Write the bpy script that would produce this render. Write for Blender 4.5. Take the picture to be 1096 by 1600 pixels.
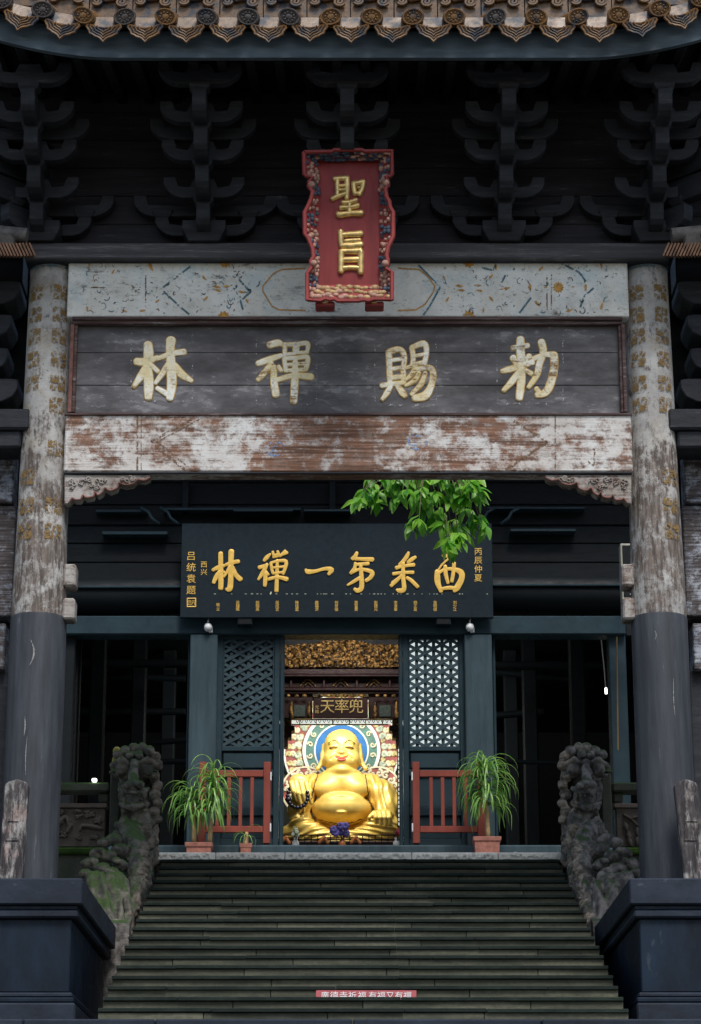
import bpy, bmesh, math, random
import numpy as np
from mathutils import Vector, Matrix, noise as mnoise
random.seed(7); rng = np.random.default_rng(7)
scene = bpy.context.scene
COL = scene.collection
for o in list(bpy.data.objects): bpy.data.objects.remove(o)

# ------------------------------------------------------------------ camera, sky, sun, exposure
F = 3800.0; T = math.radians(17.25); EYE = 1.6          # focal length in photo pixels, upward tilt, eye height
cam = bpy.data.cameras.new('camera'); camo = bpy.data.objects.new('camera', cam); COL.objects.link(camo)
cam.sensor_fit = 'VERTICAL'; cam.sensor_height = 24.0; cam.lens = F/1600*24
cam.clip_end = 800; cam.clip_start = .1
camo.location = (0, 0, EYE); camo.rotation_euler = (math.pi/2+T, 0, 0)
scene.camera = camo
world = bpy.data.worlds.new('World'); scene.world = world; world.use_nodes = True
wn = world.node_tree; wn.nodes.clear()
sky = wn.nodes.new('ShaderNodeTexSky'); sky.sky_type = 'NISHITA'; sky.sun_disc = False
SUN_EL, SUN_ROT = math.radians(56), math.radians(165)
sky.sun_elevation = SUN_EL; sky.sun_rotation = SUN_ROT; sky.dust_density = 2.0; sky.air_density = 1.2
bg = wn.nodes.new('ShaderNodeBackground'); bg.inputs['Strength'].default_value = .1
wo = wn.nodes.new('ShaderNodeOutputWorld')
wn.links.new(sky.outputs[0], bg.inputs[0]); wn.links.new(bg.outputs[0], wo.inputs[0])
sl = bpy.data.lights.new('sun', 'SUN'); sl.energy = 2.0; sl.angle = math.radians(18); sl.color = (1, .97, .93)
so = bpy.data.objects.new('sun', sl); COL.objects.link(so)
sd = Vector((math.sin(SUN_ROT)*math.cos(SUN_EL), math.cos(SUN_ROT)*math.cos(SUN_EL), math.sin(SUN_EL)))
so.rotation_euler = (-sd).to_track_quat('-Z', 'Y').to_euler(); so.location = (0, -5, 40)
scene.view_settings.view_transform = 'Standard'; scene.view_settings.look = 'None'
scene.view_settings.exposure = 0.65; scene.view_settings.gamma = 1.0; scene.view_settings.use_curve_mapping = False
scene.cycles.max_bounces = 6; scene.cycles.use_denoising = True
scene.cycles.sample_clamp_indirect = 6

# ------------------------------------------------------------------ helpers
CT, ST = math.cos(T), math.sin(T)
def S(py, Y): return Y/(F*CT-(800-py)*ST)               # metres per photo pixel at depth Y
def P(px, py, Y):
    s = S(py, Y); return Vector(((px-548)*s, Y, EYE+(F*ST+(800-py)*CT)*s))
def X(px, py, Y): return P(px, py, Y).x
def Z(py, Y): return P(548, py, Y).z

ORG = {}
def org(o): return ORG.get(o.name, Vector((0, 0, 0))) if o else Vector((0, 0, 0))
def thing(name, label=None, cat=None, loc=(0, 0, 0), group=None, kind=None, parent=None):
    o = bpy.data.objects.new(name, None); COL.objects.link(o); o.empty_display_size = .2
    w = Vector(loc)
    if parent: o.parent = parent; o.location = w-org(parent)
    else: o.location = w
    ORG[o.name] = w
    return tag(o, label, cat, group, kind)
def tag(o, label=None, cat=None, group=None, kind=None):
    if label: o['label'] = label
    if cat: o['category'] = cat
    if group: o['group'] = group
    if kind: o['kind'] = kind
    return o
def link(name, me, parent=None, loc=None, rot=None, scl=None):
    """loc is a world position (or None: mesh already relative to the parent's origin)"""
    o = bpy.data.objects.new(name, me); COL.objects.link(o)
    if parent: o.parent = parent
    w = org(parent) if loc is None else Vector(loc)
    o.location = w-org(parent)
    if rot: o.rotation_euler = rot
    if scl: o.scale = scl
    ORG[o.name] = w
    return o
class MB:
    def __init__(s): s.v = []; s.f = []
    def add(s, vs, fs):
        n = len(s.v); s.v += [Vector(v) for v in vs]; s.f += [tuple(i+n for i in f) for f in fs]; return s
    def box(s, x0, x1, y0, y1, z0, z1, M=None):
        vs = [Vector((x, y, z)) for x in (x0, x1) for y in (y0, y1) for z in (z0, z1)]
        if M: vs = [M @ v for v in vs]
        return s.add(vs, [(0, 1, 3, 2), (4, 6, 7, 5), (0, 4, 5, 1), (2, 3, 7, 6), (0, 2, 6, 4), (1, 5, 7, 3)])
    def prism(s, pts, y0, y1, M=None):                   # outline in XZ pushed along Y
        n = len(pts); vs = [Vector((p[0], y0, p[1])) for p in pts]+[Vector((p[0], y1, p[1])) for p in pts]
        if M: vs = [M @ v for v in vs]
        return s.add(vs, [tuple(range(n)), tuple(range(2*n-1, n-1, -1))]+[(i, n+i, n+(i+1) % n, (i+1) % n) for i in range(n)])
    def tube(s, path, r, n=6, caps=True):
        path = [Vector(p) for p in path]; m = len(path)
        R = r if isinstance(r, (list, tuple)) else [r]*m
        up = None; vs = []
        for i, p in enumerate(path):
            d = (path[min(i+1, m-1)]-path[max(i-1, 0)])
            d = d.normalized() if d.length > 1e-9 else Vector((0, 0, 1))
            if up is None:
                up = Vector((0, 0, 1)) if abs(d.z) < .9 else Vector((0, 1, 0))
            a = (up-d*up.dot(d)); a = a.normalized() if a.length > 1e-6 else d.orthogonal().normalized(); b = d.cross(a); up = a
            for k in range(n):
                t = 2*math.pi*k/n; vs.append(p+(a*math.cos(t)+b*math.sin(t))*R[i])
        fs = [(i*n+k, i*n+(k+1) % n, (i+1)*n+(k+1) % n, (i+1)*n+k) for i in range(m-1) for k in range(n)]
        if caps: fs += [tuple(range(n-1, -1, -1)), tuple(range((m-1)*n, m*n))]
        return s.add(vs, fs)
    def lathe(s, prof, c=(0, 0, 0), n=24, M=None):       # profile (r, z)
        c = Vector(c); vs = []
        for r, z in prof:
            for k in range(n):
                t = 2*math.pi*k/n; v = Vector((r*math.cos(t), r*math.sin(t), z))
                vs.append((M @ v if M else v)+c)
        m = len(prof)
        fs = [(i*n+k, i*n+(k+1) % n, (i+1)*n+(k+1) % n, (i+1)*n+k) for i in range(m-1) for k in range(n)]
        if prof[0][0] > 1e-6: fs.append(tuple(range(n-1, -1, -1)))
        if prof[-1][0] > 1e-6: fs.append(tuple(range((m-1)*n, m*n)))
        return s.add(vs, fs)
    def ball(s, c, r, n=8, m=5, sq=(1, 1, 1)):
        prof = [(max(1e-4, math.sin(math.pi*i/m)), -math.cos(math.pi*i/m)) for i in range(m+1)]
        return s.lathe([(a, b) for a, b in prof], c, n, Matrix.Diagonal((r*sq[0], r*sq[1], r*sq[2])))
    def grid(s, fn, nu, nv):
        vs = [fn(i/nu, j/nv) for i in range(nu+1) for j in range(nv+1)]; w = nv+1
        return s.add(vs, [(i*w+j, (i+1)*w+j, (i+1)*w+j+1, i*w+j+1) for i in range(nu) for j in range(nv)])
    def mesh(s, name, mat, bev=0, smooth=False, off=Vector((0, 0, 0)), recalc=True, angle=None):
        me = bpy.data.meshes.new(name); me.from_pydata([tuple(v-off) for v in s.v], [], s.f)
        if recalc or bev:
            bm = bmesh.new(); bm.from_mesh(me)
            if recalc: bmesh.ops.recalc_face_normals(bm, faces=bm.faces)
            if bev:
                es = [e for e in bm.edges if len(e.link_faces) == 2 and e.calc_face_angle(0) > .5]
                bmesh.ops.bevel(bm, geom=es, offset=bev, segments=1, affect='EDGES', clamp_overlap=True)
            bm.to_mesh(me); bm.free()
        if smooth: me.polygons.foreach_set('use_smooth', [True]*len(me.polygons))
        if mat: me.materials.append(mat)
        if angle: me.set_sharp_from_angle(angle=angle)
        return me
    def build(s, name, mat, parent=None, bev=0, smooth=False, angle=None, recalc=True):
        return link(name, s.mesh(name, mat, bev, smooth, org(parent), recalc, angle), parent)
def islands(mb, name, mat, parent, **k):
    par = list(range(len(mb.v)))
    def find(i):
        while par[i] != i: par[i] = par[par[i]]; i = par[i]
        return i
    for f in mb.f:
        for i in f[1:]: par[find(f[0])] = find(i)
    grp = {}
    for f in mb.f: grp.setdefault(find(f[0]), []).append(f)
    for fs in grp.values():
        ids = sorted({i for f in fs for i in f}); mp = {i: j for j, i in enumerate(ids)}
        m = MB(); m.v = [mb.v[i] for i in ids]; m.f = [tuple(mp[i] for i in f) for f in fs]; m.build(name, mat, parent, **k)
def stuff(o): o['kind'] = 'stuff'; return o
def bx(name, mat, parent, x0, x1, y0, y1, z0, z1, bev=.008):
    return MB().box(x0, x1, y0, y1, z0, z1).build(name, mat, parent, bev)
def pbox(name, mat, parent, px0, py0, px1, py1, Y, depth, bev=.008):
    """box whose front face at depth Y spans a rectangle seen in the photograph"""
    ym = (py0+py1)/2
    return bx(name, mat, parent, X(px0, ym, Y), X(px1, ym, Y), Y, Y+depth, Z(py1, Y), Z(py0, Y), bev)

# ------------------------------------------------------------------ materials
class NT:
    def __init__(s, name):
        s.m = bpy.data.materials.new(name); s.m.use_nodes = True; s.t = s.m.node_tree; s.n = s.t.nodes; s.n.clear()
        s.out = s.n.new('ShaderNodeOutputMaterial'); s.b = s.n.new('ShaderNodeBsdfPrincipled'); s.t.links.new(s.b.outputs[0], s.out.inputs[0])
        s.pos = s.n.new('ShaderNodeNewGeometry')
    def set(s, sock, v):
        if hasattr(v, 'is_linked') or isinstance(v, bpy.types.NodeSocket): s.t.links.new(v, sock)
        elif isinstance(v, (tuple, list)) and len(v) == 3 and sock.type == 'RGBA': sock.default_value = (*v, 1)
        else: sock.default_value = v
    def vec(s, sc=(1, 1, 1), off=(0, 0, 0)):
        m = s.n.new('ShaderNodeMapping'); s.t.links.new(s.pos.outputs['Position'], m.inputs[0])
        m.inputs['Scale'].default_value = sc; m.inputs['Location'].default_value = off; return m.outputs[0]
    def noise(s, scale, sc=(1, 1, 1), detail=6, rough=.6, dist=0, off=(0, 0, 0)):
        n = s.n.new('ShaderNodeTexNoise'); s.t.links.new(s.vec(sc, off), n.inputs['Vector'])
        n.inputs['Scale'].default_value = scale; n.inputs['Detail'].default_value = detail
        n.inputs['Roughness'].default_value = rough; n.inputs['Distortion'].default_value = dist; return n.outputs[0]
    def voronoi(s, scale, sc=(1, 1, 1), feature='F1'):
        n = s.n.new('ShaderNodeTexVoronoi'); n.feature = feature; s.t.links.new(s.vec(sc), n.inputs['Vector']); n.inputs['Scale'].default_value = scale; return n.outputs[0]
    def ramp(s, fac, a, b, lo=0., hi=1.):
        n = s.n.new('ShaderNodeMapRange'); n.interpolation_type = 'SMOOTHSTEP'
        s.set(n.inputs[0], fac); n.inputs[1].default_value = a; n.inputs[2].default_value = b; n.inputs[3].default_value = lo; n.inputs[4].default_value = hi; return n.outputs[0]
    def mix(s, fac, a, b, mode='MIX'):
        n = s.n.new('ShaderNodeMix'); n.data_type = 'RGBA'; n.blend_type = mode
        s.set(n.inputs[0], fac); s.set(n.inputs[6], a); s.set(n.inputs[7], b); return n.outputs[2]
    def math(s, op, a, b=0.0):
        n = s.n.new('ShaderNodeMath'); n.operation = op; s.set(n.inputs[0], a); s.set(n.inputs[1], b); return n.outputs[0]
    def sep(s, v, i):
        n = s.n.new('ShaderNodeSeparateXYZ'); s.t.links.new(v, n.inputs[0]); return n.outputs[i]
    def bump(s, h, strength=.3, dist=.01):
        n = s.n.new('ShaderNodeBump'); n.inputs['Strength'].default_value = strength; n.inputs['Distance'].default_value = dist
        s.set(n.inputs['Height'], h); s.t.links.new(n.outputs[0], s.b.inputs['Normal'])
    def done(s, col, rough=.7, metal=0, spec=.5, alpha=None):
        s.set(s.b.inputs['Base Color'], col); s.set(s.b.inputs['Roughness'], rough); s.set(s.b.inputs['Metallic'], metal)
        s.b.inputs['Specular IOR Level'].default_value = spec
        if alpha is not None: s.set(s.b.inputs['Alpha'], alpha)
        return s.m
def mul(c, k): return tuple(x*k for x in c)
def painted_wood(name, c, worn=(.2, .2, .2), wear=.62, grain=(1, 1, 8), rough=.55, var=.35, bumps=.35):
    n = NT(name)
    a = n.noise(2.2, grain, 8, .65); b = n.noise(14, grain, 6, .7); big = n.noise(.9, (1, 1, 1), 4)
    col = n.mix(n.ramp(a, .3, .7), mul(c, 1-var), mul(c, 1+var))
    col = n.mix(n.ramp(big, .35, .7, 0, .5), col, mul(c, .6))
    w = n.ramp(n.math('ADD', n.math('MULTIPLY', b, .5), n.math('MULTIPLY', a, .5)), wear, wear+.07)
    col = n.mix(n.math('MULTIPLY', w, .6), col, worn)
    n.bump(n.math('ADD', a, n.math('MULTIPLY', b, .6)), bumps, .012)
    return n.done(col, n.ramp(b, .3, .7, rough-.08, rough+.18), 0, .22)
def plain(name, c, rough=.5, metal=0, var=.15, scale=12, bumps=.15, spec=.5):
    n = NT(name); a = n.noise(scale, detail=6)
    col = n.mix(n.ramp(a, .3, .7), mul(c, 1-var), mul(c, 1+var)); n.bump(a, bumps, .006)
    return n.done(col, rough, metal, spec)
def stone(name, c, c2, moss=0, mosscol=(.03, .07, .012), scale=3, rough=.9, bumps=.6, dist=.02, streak=(1, 1, 1)):
    n = NT(name); a = n.noise(scale, streak, 9, .62); b = n.noise(scale*9, (1, 1, 1), 7, .7); d = n.noise(scale*.5, (1, 1, 1), 3, off=(5, 2, 8))
    col = n.mix(n.ramp(a, .36, .64), c, c2); col = n.mix(n.ramp(b, .35, .75, 0, .45), col, mul(c, .45))
    if moss:
        nz = n.sep(n.pos.outputs['Normal'], 2)
        m = n.math('ADD', n.math('MULTIPLY', nz, .45), n.math('ADD', n.math('MULTIPLY', d, .9), n.math('MULTIPLY', b, .25)))
        col = n.mix(n.ramp(m, 1.05-moss, 1.28-moss), col, n.mix(n.ramp(b, .35, .65), mul(mosscol, .5), mul(mosscol, 1.5)))
    oi = n.n.new('ShaderNodeObjectInfo'); col = n.mix(n.ramp(oi.outputs['Random'], 0, 1, 0, .5), col, mul(c, .62))
    n.bump(n.math('ADD', a, n.math('MULTIPLY', b, .5)), bumps, dist)
    return n.done(col, rough, 0, .3)
def flaked_paint(name, paint, paint2, wood, cover=.5, centre=0, grain=(.35, 1, 2.2), tint=None, spec=.3, zwear=None):
    """old paint scaling off timber; cover = share left, centre = how much more is lost mid-beam"""
    n = NT(name)
    a = n.noise(3.2, grain, 12, .72, .4); f = n.noise(15, (grain[0]*.8, grain[1], grain[2]*.8), 9, .75); st = n.noise(30, (.06, 1, 1.6), 5, .6) if grain[2] >= 1 else n.noise(24, (1.3, 1.3, .16), 6, .65); bigb = n.noise(.9, (1, 1, 1.6), 4, off=(3, 0, 1))
    m = n.math('ADD', n.math('MULTIPLY', a, .46), n.math('ADD', n.math('MULTIPLY', f, .36), n.math('MULTIPLY', st, .18)))
    m = n.math('ADD', m, n.math('MULTIPLY', n.math('SUBTRACT', bigb, .5), .2))
    if centre:
        x = n.math('ABSOLUTE', n.math('SUBTRACT', n.sep(n.pos.outputs['Position'], 0), .15))
        m = n.math('SUBTRACT', m, n.ramp(x, .3, 1.9, centre, 0.0))
    if zwear: m = n.math('SUBTRACT', m, n.ramp(n.sep(n.pos.outputs['Position'], 2), zwear-.7, zwear+.4, .075, 0.0))
    mask = n.ramp(m, .70-cover*.4-.045, .70-cover*.4+.06)
    pc = n.mix(n.ramp(n.noise(3.5, (1, 1, 1), 6, off=(9, 1, 4)), .35, .65), paint, paint2)
    if tint: pc = n.mix(n.ramp(n.noise(2.6, (1, 1, 1), 7, .7, off=(1, 7, 2)), .50, .68, 0, .55), pc, tint)
    wc = n.mix(n.ramp(st, .35, .65), mul(wood, .55), mul(wood, 1.5))
    wc = n.mix(n.ramp(f, .55, .7, 0, .6), wc, mul(wood, .3))
    col = n.mix(mask, wc, pc)
    spk = n.noise(46, (.6, 1, 1), 4, .7); col = n.mix(n.ramp(spk, .60, .68, 0, .7), col, mul(wood, .5))
    sp2 = n.noise(17, (.8, 1, 1), 8, .75, off=(4, 4, 4)); col = n.mix(n.ramp(sp2, .57, .66, 0, .55), col, mul(wood, .8))
    sp3 = n.noise(6, (1, 1, 1), 8, .7, off=(8, 3, 2)); col = n.mix(n.ramp(sp3, .5, .68, 0, .35), col, mul(paint2, .55))
    n.bump(n.math('ADD', n.math('MULTIPLY', mask, .6), n.math('MULTIPLY', st, .5)), .5, .008)
    return n.done(col, .8, 0, spec)
def print_paint(name, c, keep=.5, scale=9):
    n = NT(name); a = n.noise(scale, (1, 1, 1), 8, .7); b = n.noise(scale*4, (1, 1, 1), 5)
    m = n.math('ADD', n.math('MULTIPLY', a, .7), n.math('MULTIPLY', b, .3))
    return n.done(n.mix(n.ramp(b, .3, .7), mul(c, .6), mul(c, 1.3)), .7, 0, .3, n.ramp(m, .66-keep*.4, .70-keep*.4))
def emit(name, c, e):
    n = NT(name); n.set(n.b.inputs['Emission Color'], c); n.b.inputs['Emission Strength'].default_value = e; return n.done(c, .5)

M_ = {}
M_['dark'] = painted_wood('black_timber', (.023, .025, .031), (.10, .102, .11), .57, (1, 1, 7), .6)
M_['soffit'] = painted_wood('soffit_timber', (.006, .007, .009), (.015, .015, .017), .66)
M_['plate'] = painted_wood('weathered_plate', (.065, .064, .070), (.19, .18, .175), .54, (.4, 1, 8), .7)
M_['backing'] = painted_wood('backing_board', (.024, .023, .029), (.11, .11, .115), .57, (.45, 1, 6), .7)
M_['fascia'] = painted_wood('eave_board_paint', (.060, .085, .105), (.2, .23, .25), .68, (.5, 1, 3), .45)
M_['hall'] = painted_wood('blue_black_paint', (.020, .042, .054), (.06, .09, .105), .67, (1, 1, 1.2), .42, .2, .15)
M_['hallv'] = painted_wood('grey_blue_paint', (.042, .070, .084), (.10, .135, .145), .66, (5, 1, .5), .4, .2, .2)
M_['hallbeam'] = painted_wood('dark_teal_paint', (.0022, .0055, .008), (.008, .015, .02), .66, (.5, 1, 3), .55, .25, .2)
M_['board'] = painted_wood('name_board_lacquer', (.0045, .0145, .022), (.010, .022, .03), .70, (1, 1, 1), .6, .12, .08)
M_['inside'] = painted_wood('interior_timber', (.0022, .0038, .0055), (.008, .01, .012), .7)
M_['sheath'] = painted_wood('column_wrap', (.044, .049, .058), (.16, .17, .18), .60, (6, 6, .5), .5, .35, .3)
M_['pedestal'] = painted_wood('dark_blue_stone_face', (.0042, .0115, .0235), (.045, .06, .08), .60, (1.2, 1.2, .5), .5, .5, .3)
M_['_'] = stone('dark_blue_stone', (.0095, .0165, .036), (.024, .034, .06), 0, scale=1.7, rough=.6, bumps=.25, dist=.01)
M_['pedcap'] = painted_wood('grey_cap_face', (.017, .024, .037), (.08, .085, .10), .585, (.8, 1, 1.6), .6, .45, .3)
M_['__'] = stone('grey_cap_stone', (.030, .034, .050), (.07, .07, .088), 0, scale=2.2, rough=.65, bumps=.25, dist=.01, streak=(.6, 1, 2))
M_['beamtop'] = flaked_paint('pale_blue_beam_paint', (.72, .72, .68), (.62, .61, .56), (.13, .10, .085), .76, 0, (.6, 1, 1.4), (.42, .54, .57))
M_['beamlow'] = flaked_paint('flaking_white_paint', (.62, .62, .61), (.52, .49, .46), (.19, .098, .062), .545, .05, (.85, 1, 1.0), (.44, .36, .31))
M_['colpaint'] = flaked_paint('column_white_paint', (.45, .44, .42), (.31, .30, .29), (.125, .10, .085), .655, 0, (1.3, 1.3, .95), (.27, .22, .14), zwear=Z(660, 22.3))
M_['sidepaint'] = flaked_paint('side_beam_paint', (.36, .38, .42), (.24, .27, .33), (.06, .05, .05), .45, 0, (1, 1, 1.2))
M_['rail'] = flaked_paint('moulding_paint', (.35, .32, .32), (.25, .22, .22), (.075, .045, .042), .33, 0, (.3, 1, 4))
M_['queti'] = flaked_paint('carved_bracket_paint', (.38, .36, .34), (.28, .25, .22), (.13, .08, .065), .55, 0, (1, 1, 1))
M_['qedge'] = plain('bracket_red_edge', (.16, .07, .055), .8, var=.4)
M_['sign'] = painted_wood('old_sign_board', (.125, .120, .126), (.32, .31, .315), .53, (.6, 1, 1.6), .75, .5, .35)
M_['goldworn'] = flaked_paint('worn_gilding', (.88, .88, .80), (.76, .64, .36), (.30, .16, .05), .66, 0, (1, 1, 1))
M_['goldedge'] = plain('gilt_outline', (.46, .29, .08), .5, .3, .4)
M_['chalk'] = print_paint('chalk_line', (.4, .4, .4), .27, 18)
M_['ochre'] = print_paint('ochre_print', (.20, .125, .045), .50, 18)
M_['orange'] = print_paint('orange_print', (.50, .27, .07), .70, 14)
M_['tealp'] = print_paint('teal_print', (.09, .17, .21), .54, 12)
M_['brownp'] = print_paint('brown_print', (.16, .09, .05), .45, 12)
M_['bluep'] = print_paint('blue_print', (.18, .27, .45), .36, 14)
M_['red'] = painted_wood('vermilion_lacquer', (.215, .027, .027), (.27, .075, .07), .64, (4, 1, .5), .42, .18, .12)
M_['redrim'] = painted_wood('red_frame_paint', (.27, .045, .043), (.30, .12, .10), .64, (1, 1, 1), .5, .2, .2)
M_['pinkcarve'] = plain('salmon_carving', (.36, .20, .15), .7, 0, .4, 30)
M_['bluecarve'] = plain('blue_carving', (.04, .062, .095), .7, 0, .4, 30)
M_['ochrecarve'] = plain('ochre_carving', (.36, .235, .11), .7, 0, .35, 30)
M_['goldglyph'] = plain('aged_gold_leaf', (.62, .44, .17), .34, .55, .3, 16, .15)
M_['goldflat'] = plain('gold_paint', (.80, .50, .10), .45, .15, .12, 20, .1)
M_['tile'] = None
def tile_mat(name, c, dark=(.02, .024, .035), amount=.5):
    n = NT(name); a = n.noise(7, (1, 1, 1), 7, .65); b = n.noise(28, detail=5)
    col = n.mix(n.ramp(b, .3, .7), mul(c, .65), mul(c, 1.25)); col = n.mix(n.ramp(a, .62-amount*.2, .74-amount*.2), col, dark)
    n.bump(b, .3, .006); return n.done(col, n.ramp(a, .3, .7, .3, .6), 0, .5)
M_['tile'] = tile_mat('ochre_glaze', (.165, .080, .022), amount=.65)
M_['tiledark'] = tile_mat('dark_glaze', (.055, .046, .044), amount=.3)
M_['ridge'] = tile_mat('cream_ochre_glaze', (.115, .060, .021), amount=.65)
M_['greytile'] = plain('grey_roof_tile', (.09, .085, .08), .8, 0, .4, 10)
M_['rafter'] = plain('faded_orange_timber', (.20, .11, .07), .8, 0, .4, 14)
M_['step'] = stone('step_riser_stone', (.055, .060, .042), (.140, .134, .096), .16, (.035, .05, .018), 2.6, bumps=.5, streak=(.5, 1, 2))
M_['nose'] = stone('mossy_nosing_stone', (.007, .014, .012), (.020, .030, .024), .14, (.02, .035, .012), 3, bumps=.6)
M_['dragon'] = stone('carved_mossy_stone', (.085, .085, .074), (.42, .38, .31), .36, (.06, .14, .015), 9, bumps=1.0, dist=.03)
M_['dragon2'] = stone('carved_dark_stone', (.066, .064, .062), (.29, .265, .245), .25, (.04, .07, .02), 9, bumps=1.0, dist=.03)
M_['rock'] = stone('tan_rough_stone', (.10, .085, .068), (.46, .39, .31), .08, (.045, .085, .018), 8, bumps=1.0, dist=.03, streak=(1, 1, 2))
M_['railstone'] = stone('rail_stone_moss', (.055, .065, .05), (.09, .095, .075), .42, (.03, .065, .015), 4)
M_['panelstone'] = stone('brown_panel_stone', (.115, .095, .08), (.165, .14, .12), .05, scale=5)
M_['marble'] = stone('pale_edge_stone', (.66, .66, .63), (.80, .80, .77), 0, scale=6, bumps=.4)
M_['landing'] = stone('landing_stone', (.2, .21, .21), (.28, .28, .27), 0, scale=2)
M_['ground'] = stone('courtyard_stone', (.13, .13, .12), (.2, .195, .18), 0, scale=.6)
M_['fence'] = painted_wood('brick_red_paint', (.26, .060, .042), (.33, .13, .1), .68, (4, 1, .7), .5, .15, .12)
M_['pot'] = plain('terracotta_pot', (.33, .13, .095), .75, 0, .25, 18, .25)
M_['soil'] = plain('potting_soil', (.05, .035, .025), .95, 0, .4, 40, .6)
M_['stem'] = plain('tan_stem', (.42, .27, .13), .8, 0, .25, 25, .3)
M_['twig'] = plain('twig_bark', (.13, .12, .06), .85, 0, .3, 30, .3)
def leaf_mat(name, c, c2, trans=.35):
    n = NT(name); oi = n.n.new('ShaderNodeObjectInfo'); a = n.noise(10, detail=3)
    f = n.math('ADD', n.math('MULTIPLY', oi.outputs['Random'], .75), n.math('MULTIPLY', a, .25))
    col = n.mix(f, c, c2); m = n.done(col, .38, 0, .5)
    tr = n.n.new('ShaderNodeBsdfTranslucent'); n.set(tr.inputs[0], n.mix(f, mul(c, 1.3), mul(c2, 1.3)))
    mx = n.n.new('ShaderNodeMixShader'); mx.inputs[0].default_value = trans
    n.t.links.new(n.b.outputs[0], mx.inputs[1]); n.t.links.new(tr.outputs[0], mx.inputs[2]); n.t.links.new(mx.outputs[0], n.out.inputs[0]); return m
M_['strap'] = leaf_mat('strap_leaf', (.03, .16, .03), (.38, .62, .15))
M_['leaf'] = leaf_mat('broad_leaf', (.04, .26, .03), (.36, .66, .08), .5)
M_['gold'] = None
n = NT('gilded_statue'); a = n.noise(6); n.bump(a, .06, .006)
M_['gold'] = n.done(n.mix(n.ramp(a, .3, .7), (.76, .51, .10), (.86, .62, .17)), .40, .2, .5)
n = NT('gilded_robe'); a = n.noise(8); n.bump(n.noise(14, (1, 1, .3)), .12, .01)
M_['goldrobe'] = n.done(n.mix(n.ramp(a, .3, .7), (.68, .44, .07), (.86, .61, .16)), .36, .3, .5)
M_['darkgreen'] = plain('dark_green_carving', (.02, .035, .026), .5, 0, .6, 40, .8)
M_['litpane'] = emit('lit_pane_glow', (.85, .9, .82), .55)
M_['dullochre'] = plain('dull_yellow_sheath', (.16, .09, .02), .6, 0)
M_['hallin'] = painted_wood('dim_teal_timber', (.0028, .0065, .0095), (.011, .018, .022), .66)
M_['mossledge'] = stone('moss_covered_ledge', (.03, .07, .012), (.075, .15, .02), .2, (.06, .14, .015), 6, bumps=1.0)
M_['scuff'] = print_paint('pale_scuff', (.26, .26, .25), .62, 30)
M_['gildpale'] = plain('pale_gilding', (.62, .52, .24), .5, .1, .3)
M_['lips'] = plain('red_lip_paint', (.5, .06, .04), .4, 0)
M_['brow'] = plain('brow_paint', (.10, .06, .02), .5, 0)
M_['bead'] = plain('black_bead', (.012, .014, .022), .2, 0)
M_['maroon'] = painted_wood('maroon_lacquer', (.026, .0065, .0065), (.05, .02, .016), .68, (1, 1, 3), .4)
n = NT('gilt_carving'); a = n.noise(22, detail=6); n.bump(n.noise(40), .6, .01)
M_['giltcarve'] = n.done(n.mix(n.ramp(a, .42, .64), (.022, .011, .004), (.36, .19, .05)), .45, .4)
M_['cyanblue'] = plain('halo_blue', (.0, .15, .44), .6)
M_['halogreen'] = plain('halo_green', (.03, .16, .12), .5, 0, .3)
M_['halored'] = plain('halo_red', (.30, .06, .048), .55, 0, .4)
M_['halocream'] = plain('halo_cream', (.78, .72, .50), .5, 0, .2)
M_['halojade'] = plain('halo_jade', (.55, .62, .46), .5, 0, .3)
M_['white'] = plain('white_panel', (.78, .80, .74), .6, 0, .05)
M_['purple'] = plain('purple_petals', (.14, .11, .42), .5, 0, .4)
M_['redflower'] = plain('red_petals', (.35, .01, .04), .5, 0, .4)
M_['orangef'] = plain('orange_vase', (.6, .2, .06), .4, 0, .3)
M_['lampwhite'] = plain('white_lamp_shell', (.75, .75, .75), .4, 0, .06)
M_['black'] = plain('black_metal', (.006, .008, .010), .7, spec=.2)
M_['speaker_rim'] = plain('speaker_rim', (.35, .35, .28), .5)
M_['signred'] = plain('red_notice', (.42, .09, .10), .6, 0, .12)
M_['signtext'] = plain('white_lettering', (.80, .80, .80), .6, 0, .05)
M_['glowsheet'] = emit('glowing_sheet', (.84, .95, .93), .5)  # self-lit sheet added to make the right door's lattice openings bright
M_['greyglass'] = plain('grey_paper', (.012, .018, .024), .5)
M_['lampglow'] = emit('lamp_glow', (1, .97, .9), 4)
M_['amber'] = emit('fairy_light', (1, .62, .2), 1.2)
M_['yellow'] = plain('yellow_moss_stone', (.30, .26, .07), .9, 0, .4, 20, .5)
M_['woodslab'] = flaked_paint('slab_paint', (.36, .35, .34), (.30, .27, .24), (.045, .04, .042), .42, 0, (2, 1, .6), (.25, .06, .05))

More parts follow.
